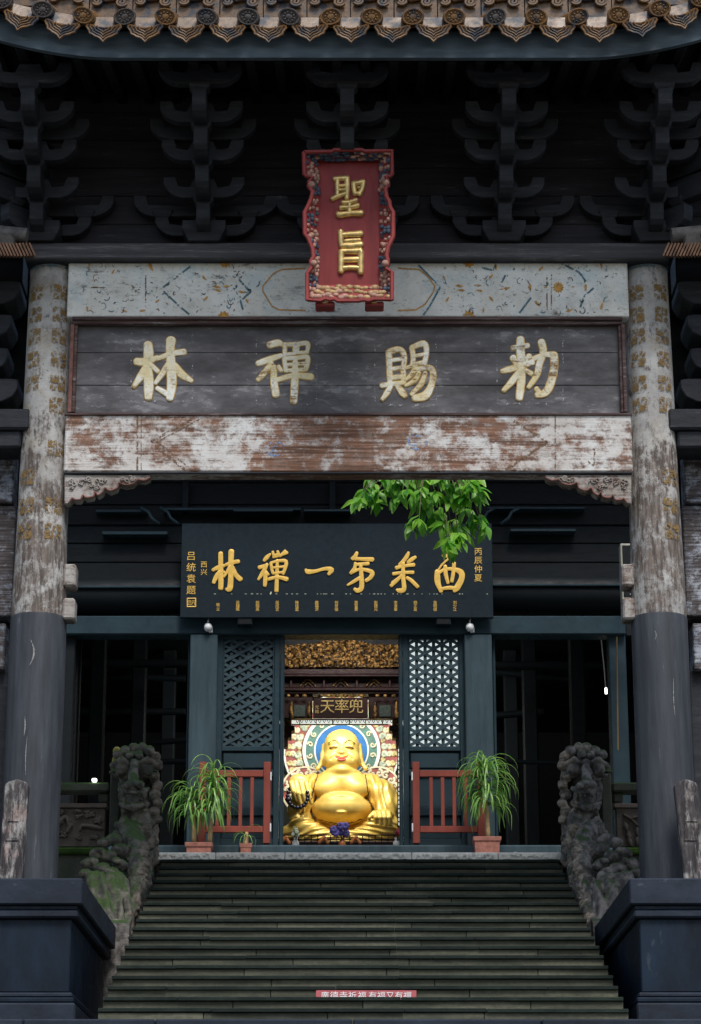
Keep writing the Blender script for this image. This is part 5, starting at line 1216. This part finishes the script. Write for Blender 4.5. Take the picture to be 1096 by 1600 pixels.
# ================================================================== RED BARRIERS
def barrier(pa, pb_, Y, label, flip):
    b = thing('wooden_barrier', label, 'barrier', P((pa+pb_)/2, 1320, Y), 'red wooden barriers flanking the doorway')
    zt, zb = Z(1191, Y), ZF+.03
    w = 11*S(1250, Y); xa, xb = X(pa, 1250, Y), X(pb_, 1250, Y)
    bx('post', M_['fence'], b, xa, xa+w, Y-.03, Y+.04, zb, zt, .006); bx('post', M_['fence'], b, xb-w, xb, Y-.03, Y+.04, zb, zt, .006)
    for xp in (xa, xb-w): bx('foot', M_['black'], b, xp+.01, xp+w-.01, Y-.02, Y+.03, ZF, zb-.001, .003)
    for y0, y1 in ((1204, 1214), (1291, 1301)): bx('rail', M_['fence'], b, xa+w+.001, xb-w-.001, Y-.02, Y+.03, Z(y1, Y), Z(y0, Y), .005)
    n = 4; sp_ = (xb-xa-2*w)/(n+1)
    for k in range(n): xx = xa+w+sp_*(k+1); bx('baluster', M_['fence'], b, xx-.022, xx+.022, Y-.012, Y+.022, Z(1291, Y)+.001, Z(1214, Y)-.001, .004)
    for y0, y1 in ((1207, 1220), (1287, 1300)):
        xp = xb-.004 if flip else xa-.012; bx('hinge_plate', M_['lampwhite'], b, xp, xp+.016, Y-.036, Y-.0, Z(y1, Y), Z(y0, Y), .002)
barrier(311, 423, 29.3, 'red slatted barrier behind the left potted plant', True); barrier(645, 757, 29.3, 'red slatted barrier beside the right potted plant', False)
# ================================================================== POTTED PLANTS
strap_me = []
rs = random.Random(17)
for k in range(16):
    el = math.radians([84, 75, 66, 58, 48, 40, 30, 20, 10, 60, 50, 35, 70, 25, 15, 80][k]); L = rs.uniform(.46, .72); n = 10; p = Vector((0, 0, 0)); mb = MB(); vs = []
    g = rs.uniform(2.6, 4.0)
    for i in range(n+1):
        t = i/n; w = .0185*min(1, .5+t*4)*(1-t)**.55+.001; d = Vector((math.cos(el), 0, math.sin(el)))
        vs += [p+Vector((0, -w, .3*w)), p.copy(), p+Vector((0, w, .3*w))]
        p = p+d*L/n; el = max(el-g*(.35+t)*1.15/n*(1.3 if el > 0 else 1.0), -1.45)
    mb.add(vs, [(i*3+j, i*3+j+1, i*3+j+4, i*3+j+3) for i in range(n) for j in range(2)])
    strap_me.append(mb.mesh('strap_leaf', M_['strap'], smooth=True, recalc=False))
def pot_mesh(parent, px0, px1, py0, py1, Y, wl):
    c = P((px0+px1)/2, py1, Y+.16); s_ = S(py1, Y); w1 = (px1-px0)/2*s_; h = Z(py0, Y)-Z(py1, Y); w0 = w1*.80
    zb = ZT-.012 if wl else c.z
    def ring(w, z): return [Vector((c.x+a*w, c.y+b*w*.75, z)) for a, b in ((-1, -1), (1, -1), (1, 1), (-1, 1))]
    zt = Z(py0, Y); mb = MB(); R = [ring(w0, zb), ring(w1*.9, zt-.06), ring(w1, zt-.05), ring(w1*1.02, zt), ring(w1*.9, zt), ring(w1*.86, zt-.05)]
    for r_ in R: mb.v += r_
    for i in range(len(R)-1):
        for k in range(4): mb.f.append((i*4+k, i*4+(k+1) % 4, i*4+4+(k+1) % 4, i*4+4+k))
    mb.f.append((3, 2, 1, 0)); mb.build('pot', M_['pot'], parent, .006)
    MB().add(ring(w1*.87, zt-.035), [(0, 1, 2, 3)]).build('soil', M_['soil'], parent, recalc=False)
    # moulded flower on the front of the pot
    g = MB(); r = random.Random(int(px0)); cvp = lambda x_, y_, d: Vector((c.x+x_*.01, c.y-w1*.75*.86-d-.004+.0*y_, (zb+zt-.05)/2+y_*.01))
    for q in range(9): t = q*.7; strokes(g, [[(3.5*math.cos(t)*.5, 2.5*math.sin(t)*.5, .6), (4.4*math.cos(t+.3), 3.2*math.sin(t+.3), .45)]], cvp, .006)
    g.build('pot_relief', M_['pot'], parent, smooth=True)
    return c, zt
def plant(label, pot, stems, Y, nl, seed, group='potted plants before the hall doors', smin=.8, smax=1.25):
    r = random.Random(seed); c0 = P((pot[0]+pot[1])/2, pot[3], Y)
    t = thing('potted_plant', label, 'potted plant', (c0.x, Y+.16, ZT-.012), group); c, zt = pot_mesh(t, *pot, Y, True)
    for (b, mid, top, cnt) in stems:
        pts = [P(*b, Y+.16), P(*mid, Y+.16), P(*top, Y+.16)]; pts[0].z = min(pts[0].z, zt-.02)
        path = [pts[0].lerp(pts[1], .5*k) for k in range(2)]+[pts[1].lerp(pts[2], .33*k) for k in range(4)]
        MB().tube(path, [.034, .03, .026, .024, .022, .02], 8).build('stem', M_['stem'], t, smooth=True)
        for k in range(cnt):
            f = r.random(); base = pts[2].lerp(pts[1], f*.75)
            m = strap_me[r.randrange(16)] if f < .5 else strap_me[r.choice((5, 6, 7, 8, 11, 13, 14))]
            s_ = r.uniform(smin, smax); link('strap_leaf', m, t, base, (r.uniform(-.25, .25), r.uniform(-.2, .2), r.uniform(0, 6.283)), (s_, s_, s_))
    return t
plant('bushy strap leaved plant with two stems in a terracotta pot at the left', (290, 333, 1315, 1333), [((327, 1320), (330, 1288), (334, 1213), 135), ((304, 1320), (303, 1290), (300, 1236), 105)], 28.6, 0, 3, smin=.55, smax=.86)
plant('strap leaved plant on a single thick stem in a terracotta pot at the right', (739, 783, 1306, 1333), [((763, 1312), (762, 1285), (755, 1196), 200)], 28.6, 0, 9, smin=.58, smax=.95)
plant('small half hidden plant in a pot between the left plant and the statue', (375, 394, 1315, 1333), [((384, 1318), (385, 1312), (386, 1300), 9)], 29.0, 0, 12, smin=.3, smax=.5)
# ================================================================== LEAFY BRANCH
YV = 26.3
br = thing('leafy_tree', 'tree with bright green leaves hanging below the beam before the name board', 'tree', (4.9, YV+.2, ZB))
zbo = Z(590, YV); MB().tube([(4.9, YV+.2, ZB), (4.95, YV+.25, 4.5), (4.85, YV+.15, 8), (4.7, YV+.1, zbo-.3), (4.75, YV+.3, zbo+2.4)], [.20, .16, .14, .12, .03], 10).build('trunk', M_['twig'], br, smooth=True)
MB().tube([(4.75, YV+.1, zbo-.5), (3.9, YV+.1, zbo-.05), (2.4, YV+.05, zbo), (P(690, 560, YV).x, YV+.1, Z(570, YV))], [.08, .06, .045, .03], 8).build('bough', M_['twig'], br, smooth=True)
lm = []
for k in range(4):
    mb = MB(); L = .20; n = 6; wmax = .040+.006*k; vs = []
    for i in range(n+1):
        t = i/n; w = wmax*math.sin(math.pi*min(1, t*.94+.03))**.8*(1-.35*t); z = -.03*t*t*(1+k*.4)-.004*math.sin(9*t); vs += [(L*t, -w, z+.35*w), (L*t, 0, z), (L*t, w, z+.35*w)]
    mb.add(vs, [(i*3+j, i*3+j+1, i*3+j+4, i*3+j+3) for i in range(n) for j in range(2)]); lm.append(mb.mesh('leaf', M_['leaf'], smooth=True, recalc=False))
trunk_pts = [P(690, 560, YV+.1), P(684, 650, YV+.05), P(676, 720, YV), P(668, 752, YV-.05)]
MB().tube(trunk_pts, [.03, .025, .02, .012], 7).build('stem', M_['twig'], br, smooth=True)
nodes = [(558, 798, -1), (566, 780, -1), (575, 758, -1), (588, 784, 0), (708, 866, 0), (702, 872, 0), (724, 846, 1), (758, 838, 1), (748, 776, 1), (640, 836, 0), (648, 842, 0), (665, 790, 0), (676, 820, 0), (725, 778, 0), (568, 796, -1), (582, 772, -1), (589, 800, 0), (603, 780, 0), (598, 760, 0), (615, 768, 0), (620, 792, 1), (636, 764, 0), (648, 790, 0), (657, 806, 0), (655, 829, 0), (668, 762, 0), (680, 786, 0), (672, 800, -1), (700, 770, 0), (702, 796, 0), (722, 764, 0), (730, 790, 0), (738, 768, 1), (744, 792, 1), (728, 812, 0), (742, 824, 1), (716, 836, 0), (706, 850, 0), (718, 858, 0), (696, 838, -1), (752, 828, 1), (690, 758, 0), (646, 756, 0), (612, 756, 0), (712, 752, 0), (740, 756, 0), (625, 752, -1), (660, 778, 0), (688, 815, 0), (634, 782, 0), (734, 838, 0), (583, 790, -1), (715, 785, 0)]
r = random.Random(31)
for (nx_, ny_, bias) in nodes:
    Yn = YV+r.uniform(-.35, .35); tip = P(nx_, ny_-12, Yn)
    root = P(nx_*.6+672*.4, 735, YV); mid = root.lerp(tip, .55)+Vector((0, 0, .05))
    MB().tube([root, mid, tip], [.007, .005, .003], 5).build('twig', M_['twig'], br)
    for q in range(r.randint(6, 9)):
        az = -math.pi/2+r.uniform(-1.35, 1.35)+bias*.6 if r.random() < .8 else r.uniform(0, 6.283)
        dn = r.uniform(.25, 1.2); s_ = r.uniform(.7, 1.15)
        b0 = tip.lerp(mid, r.random()*.3)
        e = Matrix.Rotation(az, 3, 'Z') @ Matrix.Rotation(dn, 3, 'Y') @ Matrix.Rotation(r.uniform(-.8, .8), 3, 'X')
        link('leaf', lm[r.randrange(4)], br, b0, tuple(e.to_euler()), (s_, s_, s_))

# ================================================================== STONE DRAGONS on the stair walls
def dragon(side):
    def m(px): return px if side < 0 else 1126-px
    los = [P(m(110), 1500, 23.7), P(m(262), 1500, 23.7), P(m(110), 1150, 27), P(m(262), 1150, 27)]
    lo = (min(v.x for v in los)-.05, 23.7, min(v.z for v in los)-.1); hi = (max(v.x for v in los)+.05, 27.1, max(v.z for v in los)+.05)
    sc = Sculpt(lo, hi, .0125)
    def s(px, py, Y, r, k=1.4, sq=(1, 1, 1), carve=False):
        u = S(py, Y); p = P(m(px), py, Y); sc.ell(p, (r*u*sq[0], r*u*sq[1], r*u*sq[2]), k*u, carve)
    def c(a, b, ra, rb, k=1.4, carve=False):
        u = S(a[1], a[2]); sc.cap(P(m(a[0]), a[1], a[2]), P(m(b[0]), b[1], b[2]), ra*u, rb*u, k*u, carve)
    # newel core, head
    s(214, 1235, 26.4, 29, 6, (1, 1.1, 1.7)); s(230, 1205, 26.4, 18, 6, (1, 1.2, 1.5)); s(228, 1262, 26.4, 19, 6, (1.1, 1.4, 1.6)); s(210, 1300, 26.3, 24, 8, (1, 1.2, 2))
    s(210, 1204, 26.15, 24, 4, (1.15, 1.0, 1.15))                                                       # skull
    for (x_, y_, r_, Y) in ((184, 1180, 7, 26.1), (196, 1174, 8, 26.2), (209, 1170, 8.5, 26.25), (222, 1170, 8.5, 26.2), (234, 1174, 8.5, 26.15), (243, 1183, 8, 26.15), (247, 1196, 7.5, 26.1), (203, 1181, 6.5, 26.0), (217, 1180, 6.5, 25.98)): c((x_, y_, Y-.1), (x_, y_-2, Y+.15), r_, r_*.9, .8)   # curls of the crest
    s(190, 1204, 25.82, 15, 1, (1.1, 1.6, .95), True); s(230, 1204, 25.82, 15, 1, (1.1, 1.6, .95), True)     # sockets
    for ex in (190, 230):
        s(ex, 1202, 25.80, 10.5, .5)                                                                    # bulging eyes
        c((ex-13, 1196, 25.82), (ex, 1187, 25.74), 4.5, 5.5, 1); c((ex, 1187, 25.74), (ex+13, 1195, 25.82), 5.5, 4.5, 1)   # brows
        c((ex-10, 1212, 25.85), (ex+10, 1213, 25.85), 3, 3, 1)
    c((210, 1192, 25.78), (209, 1222, 25.58), 6, 8.5, 2); s(209, 1227, 25.55, 11, 2, (1.5, 1.2, .85))           # nose bridge, muzzle
    for nx_ in (199, 219): s(nx_, 1227, 25.46, 6, .8); s(nx_, 1229, 25.38, 2.6, .5, (1, 1.6, 1), True)
    c((188, 1234, 25.62), (209, 1239, 25.50), 4, 5, 1.2); c((209, 1239, 25.50), (231, 1233, 25.62), 5, 4, 1.2)      # upper lip
    s(209, 1249, 25.6, 8, .8, (2.4, 3.2, .95), True)                                                    # open mouth
    for tx in (192, 226): c((tx, 1240, 25.58), (tx+1, 1253, 25.6), 3.2, 1.6, .5)
    for tx in (200, 206, 212, 218): s(tx, 1243.5, 25.52, 2.6, .4)
    c((190, 1256, 25.66), (209, 1262, 25.56), 5, 6.5, 1.2); c((209, 1262, 25.56), (229, 1256, 25.66), 6.5, 5, 1.2)     # lower jaw
    for bx_ in (194, 202, 210, 218, 226): c((bx_, 1266, 25.68), (bx_-3, 1284, 25.78), 4.2, 2, .6)                # beard
    for (x_, y_, r_) in ((241, 1214, 8.5), (246, 1228, 8), (242, 1242, 9), (247, 1256, 7.5), (241, 1269, 9), (246, 1281, 7), (236, 1284, 8)): c((x_, y_, 25.98), (x_+2, y_-2, 26.3), r_, r_*.8, .6)
    s(222, 1288, 25.8, 17, 3, (1, 1, 1.7)); s(232, 1312, 25.9, 11, 3, (1, 1, 1.8)); c((206, 1268, 25.72), (216, 1300, 25.68), 6, 7, 2)
    # scaled body arching down the string
    ch = [(194, 1290, 25.72, 12), (208, 1302, 25.52, 15), (217, 1326, 25.3, 16), (217, 1356, 25.1, 15), (210, 1392, 24.9, 14), (200, 1430, 24.6, 13), (190, 1470, 24.25, 12)]
    for a, b in zip(ch[:-1], ch[1:]): c(a[:3], b[:3], a[3], b[3], 4)
    for i, (a, b) in enumerate(zip(ch[:-1], ch[1:])):          # overlapping scales
        for q in range(5):
            t = q/5; x_, y_, Y = [a[j]+(b[j]-a[j])*t for j in range(3)]; R = a[3]+(b[3]-a[3])*t; p = P(m(x_), y_, Y); u = S(y_, Y)
            for w in range(6):
                an = -1.5+3*(w+.5*(q % 2))/5.5
                cpt = Vector((p.x+R*u*math.sin(an)*.98, p.y-R*u*math.cos(an)*.9, p.z+R*u*.28*math.cos(an)))
                sc.ell(cpt, (3.4*u, 3.4*u, 3.0*u), .35*u)
    for (x_, y_) in ((186, 1291), (193, 1281), (199, 1286), (190, 1300), (182, 1302)): s(x_, y_, 25.6, 5.5, 1, (1, 1, 1.3))
    # clouds and claw at the outside
    for (x_, y_, r_, Y) in ((178, 1312, 12, 25.3), (163, 1317, 10, 25.2), (151, 1334, 11, 25.0), (139, 1350, 12, 24.9), (169, 1338, 12, 25.0), (160, 1358, 13, 24.85), (134, 1364, 9, 24.8), (187, 1328, 12, 25.2), (149, 1370, 12, 24.7), (174, 1364, 12, 24.8), (188, 1352, 11, 24.95), (146, 1346, 8, 24.85), (158, 1330, 7, 24.95), (181, 1345, 7, 24.85)): s(x_, y_, Y, r_, 1.8, (1.15, 1, .85))
    for a, b, ra in (((146, 1372, 24.6), (160, 1430, 24.35), 11), ((158, 1372, 24.6), (172, 1452, 24.25), 10), ((172, 1372, 24.65), (180, 1470, 24.2), 10), ((186, 1370, 24.7), (190, 1478, 24.15), 9), ((197, 1380, 24.75), (196, 1460, 24.25), 7)): c(a, b, ra, ra*.8, 1.6)
    # rough rock face towards the steps
    for a, b, ra, rb in (((238, 1284, 26.7), (238, 1345, 26.6), 10, 11), ((228, 1320, 26.3), (226, 1385, 25.9), 12, 11), ((222, 1360, 25.7), (214, 1425, 25.2), 11, 10), ((210, 1400, 25.2), (200, 1460, 24.7), 10, 9), ((198, 1430, 24.6), (189, 1490, 24.2), 9, 8), ((236, 1310, 26.8), (224, 1400, 25.6), 10, 9), ((224, 1400, 25.6), (192, 1490, 24.2), 9, 7)): c(a, b, ra, rb, 2)
    near = np.abs(sc.d) < .12; ii = np.argwhere(near); pp = sc.lo+ii*sc.res
    z_lo = Z(1372, 24.6); low = np.clip((z_lo-pp[:, 2])/.25+.5, 0, 1)
    wob = 2.2*vnoise(pp[:, 0]*3, pp[:, 1]*3, pp[:, 2]*2)
    sc.d[near] += (low*.022*np.sin((pp[:, 0]*1.3+pp[:, 1]*.5)*34+wob*2.4)+(1-low)*.004*np.sin(pp[:, 2]*48+pp[:, 0]*20+wob*4)).astype(np.float32)
    roughen(sc, .008, 9, (1, 1, 1)); roughen(sc, .010, 8, (3.5, 1.0, .4)); roughen(sc, .009, 26)
    off = P(m(200), 1400, 25.2); off.z = ZB
    me = sc.mesh('stone_dragon', M_['dragon'] if side < 0 else M_['dragon2'], off)
    me.materials.append(M_['rock'])                      # bare tan rock on the stair side
    co = np.empty(len(me.vertices)*3, dtype=np.float32); me.vertices.foreach_get('co', co); co = co.reshape(-1, 3)
    edge = XL if side < 0 else XR
    vi = np.empty(len(me.polygons)*4, dtype=np.int32)
    for pl in me.polygons:
        v = co[pl.vertices[0]]; xw = v[0]+off.x; d = (edge-.09-.0-xw)*(-1) if side < 0 else (xw-edge-.09)*(-1)
        if d+.05*math.sin(v[2]*23)+.03*math.sin(v[1]*31) > 0.0: pl.material_index = 1
    o = link('stone_dragon', me, None, off)
    return tag(o, 'moss topped carved stone dragon left of the stairs' if side < 0 else 'dark carved stone dragon right of the stairs', 'stone dragon', 'stone dragons guarding the stairs')
dragon(-1); dragon(1)
fi = thing('stone_figurine', 'tiny yellowish stone figure perched on top of the left dragon', 'figurine', P(183, 1186, 26.2))
mb = MB(); u = S(1180, 26.2); mb.lathe([(7*u, 0), (8*u, 3*u), (7.5*u, 9*u), (5.5*u, 14*u), (.01, 16*u)], P(183, 1194, 26.25), 12); mb.build('figure_body', M_['yellow'], fi, smooth=True); MB().ball(P(183, 1173, 26.25), 6.5*u, 10, 7).build('figure_head', M_['yellow'], fi, smooth=True)
# stair wall body under the dragons
for side in (-1, 1):
    xe = XL if side < 0 else XR; a, b = sorted((xe+side*.10, xe+side*.6))
    z0 = ZB; mb = MB(); mb.add([(a, 24.1, z0), (a, YT+.3, z0), (a, YT+.3, ZT-.1), (a, 24.1, ZB+(24.1-YB)*RISE/RUN+.0), (b, 24.1, z0), (b, YT+.3, z0), (b, YT+.3, ZT-.1), (b, 24.1, ZB+(24.1-YB)*RISE/RUN)], [(0, 1, 2, 3), (7, 6, 5, 4), (0, 4, 5, 1), (3, 2, 6, 7), (0, 3, 7, 4), (1, 5, 6, 2)])
    tag(mb.build('stair_wall', M_['dragon2']), 'rough stone stair wall under the left dragon' if side < 0 else 'rough stone stair wall under the right dragon', 'stair wall')
# ================================================================== BALUSTRADES
def balustrade(side):
    def m(px): return px if side < 0 else 1128-px
    Y = 26.5
    b = thing('stone_balustrade', 'mossy stone balustrade with carved figures left of the stairs' if side < 0 else 'dark stone balustrade with carved leaf branch right of the stairs', 'balustrade', P(m(120), 1372, Y), 'stone balustrades on the landing')
    def pb(name, mat, x0, y0, x1, y1, YY, dep, bev=.01): a, c = sorted((m(x0), m(x1))); return pbox(name, mat, b, a, y0, c, y1, YY, dep, bev)
    pb('top_rail', M_['railstone'], -150, 1222, 171, 1237, Y-.08, .22, .02)
    pb('post', M_['railstone'], 171.5, 1208, 187, 1312, Y-.1, .2, .012); MB().lathe([(.06, 0), (.06, .02), (.035, .03), (.05, .06), (.03, .09), (.001, .1)], P(m(179), 1208, Y), 12).build('finial', M_['railstone'], b, smooth=True)
    pb('support', M_['railstone'], 154, 1238, 170, 1254, Y-.02, .12, .02); pb('support', M_['railstone'], -60, 1238, -40, 1254, Y-.02, .12, .02)
    pb('panel_cap', M_['panelstone'], -150, 1255, 168, 1262, Y-.04, .16, .008)
    pn = pb('carved_panel', M_['panelstone'], -150, 1262.5, 164, 1323, Y, .12, .006)
    pb('moss_ledge', M_['mossledge'], -150, 1323.5, 170, 1334, Y-.1, .25, .02); pb('base', M_['railstone'], -150, 1334.5, 175, 1500, Y-.03, .2, .01)
    g = MB(); r = random.Random(40+side); cvp = plane_conv(0, 0, 1, Y)
    if side < 0:
        for k in range(16):
            x_, y_ = r.uniform(78, 160), r.choice((r.uniform(1266, 1276), r.uniform(1306, 1319), r.uniform(1275, 1306)))
            for q in range(r.randint(3, 6)): strokes(g, [[(x_+r.uniform(-5, 5), y_+r.uniform(-3, 3), 1.9), (x_+r.uniform(-6, 6), y_+r.uniform(-4, 4), 1.2)]], cvp, .04)
        strokes(g, [[(88, 1300, 2.5), (94, 1286, 3.2), (104, 1277, 2.6), (108, 1290, 2.2)], [(126, 1298, 2), (130, 1291, 2.6), (150, 1293, 3), (160, 1296, 2)], [(106, 1300, 2.8), (112, 1290, 3.2)]], cvp, .05)
    else:
        strokes(g, [[(975, 1274, 2), (985, 1280, 2), (996, 1290, 1.8), (1010, 1298, 1.6), (1028, 1316, 1.4)], [(985, 1280, 1.4), (1000, 1276, 1.2), (1020, 1274, 1.2)], [(1004, 1294, 1.4), (1014, 1288, 1.2), (1024, 1287, 1.2)]], cvp, .05)
        for (x_, y_, a) in ((978, 1292, 1.3), (982, 1306, 1.4), (996, 1300, 1.5), (996, 1314, 1.7), (1008, 1290, .5), (1016, 1280, .2), (1006, 1312, 1.2), (1020, 1304, .8), (984, 1316, 1.2)): strokes(g, [[(x_-6*math.cos(a), y_-6*math.sin(a), 1.5), (x_, y_, 4.2), (x_+7*math.cos(a), y_+7*math.sin(a), .8)]], cvp, .045)
    stuff(g.build('relief_carving', M_['panelstone'], pn, smooth=True))
balustrade(-1); balustrade(1)
# weathered slabs leaning beside the columns
for side, quad, lb_ in ((-1, ((8, 1222), (45, 1222), (34, 1372), (-3, 1372)), 'tall flaking painted slab leaning in front of the left column'), (1, ((1054, 1222), (1091, 1222), (1108, 1372), (1071, 1372)), 'tall flaking painted slab leaning in front of the right column')):
    Y = 21.9; s_ = thing('leaning_slab', lb_, 'slab', P((quad[2][0]+quad[3][0])/2, 1372, Y), 'painted slabs leaning on the columns')
    pts = [P(*q, Y) for q in quad]; zb = ZPED+.004; mb = MB()
    pts[2].z = pts[3].z = zb
    top = [pts[0]+Vector((.02, 0, 0)), pts[0].lerp(pts[1], .5)+Vector((0, 0, .03)), pts[1]-Vector((.02, 0, 0))]
    mb.prism([(p.x, p.z) for p in (pts[0]+Vector((0, 0, -.03)), top[0], top[1], top[2], pts[1]+Vector((0, 0, -.03)), pts[2], pts[3])], Y, Y+.11)
    mb.build('slab_face', M_['woodslab'], s_, .01)
    mb = MB(); cvp = plane_conv(0, 0, 1, Y); cx = (quad[0][0]+quad[1][0]+quad[2][0]+quad[3][0])/4
    strokes(mb, [[(cx-9, 1283, .9), (cx+9, 1283, .9)], [(cx+9, 1283, .9), (cx+7, 1313, .9)], [(cx+7, 1313, .9), (cx-11, 1313, .9)], [(cx-11, 1313, .9), (cx-9, 1283, .9)]], cvp, .01); mb.build('carved_square', M_['woodslab'], s_)
# ================================================================== RED NOTICE ON THE STEPS
k = 3
best = None
for k in range(NST):
    ytop = ZB+(k+1)*RISE; 
    zt = Z(1565, YB+k*RUN-.035)
    if best is None or abs(zt-ytop) < best[0]: best = (abs(zt-ytop), k)
k = best[1]; ys = YB+(k+1)*RUN-.05; zt0 = ZB+(k+1)*RISE
sg = thing('red_notice', 'narrow red notice strip with white characters standing on a step', 'notice', (P(572, 1560, ys).x, ys, zt0+.004))
bx('board', M_['signred'], sg, X(494, 1555, ys), X(651, 1555, ys), ys, ys+.012, zt0+.005, Z(1547.5, ys), .002)
mb = MB()
for c, px in zip('廣德寺祈福有福又有禪', (508, 522.5, 537, 551, 566, 582.5, 596, 610, 623.5, 637)): text_into(mb, c, px, 1556, 12.5, ys, .004)
mb.build('lettering', M_['signtext'], sg, recalc=False)
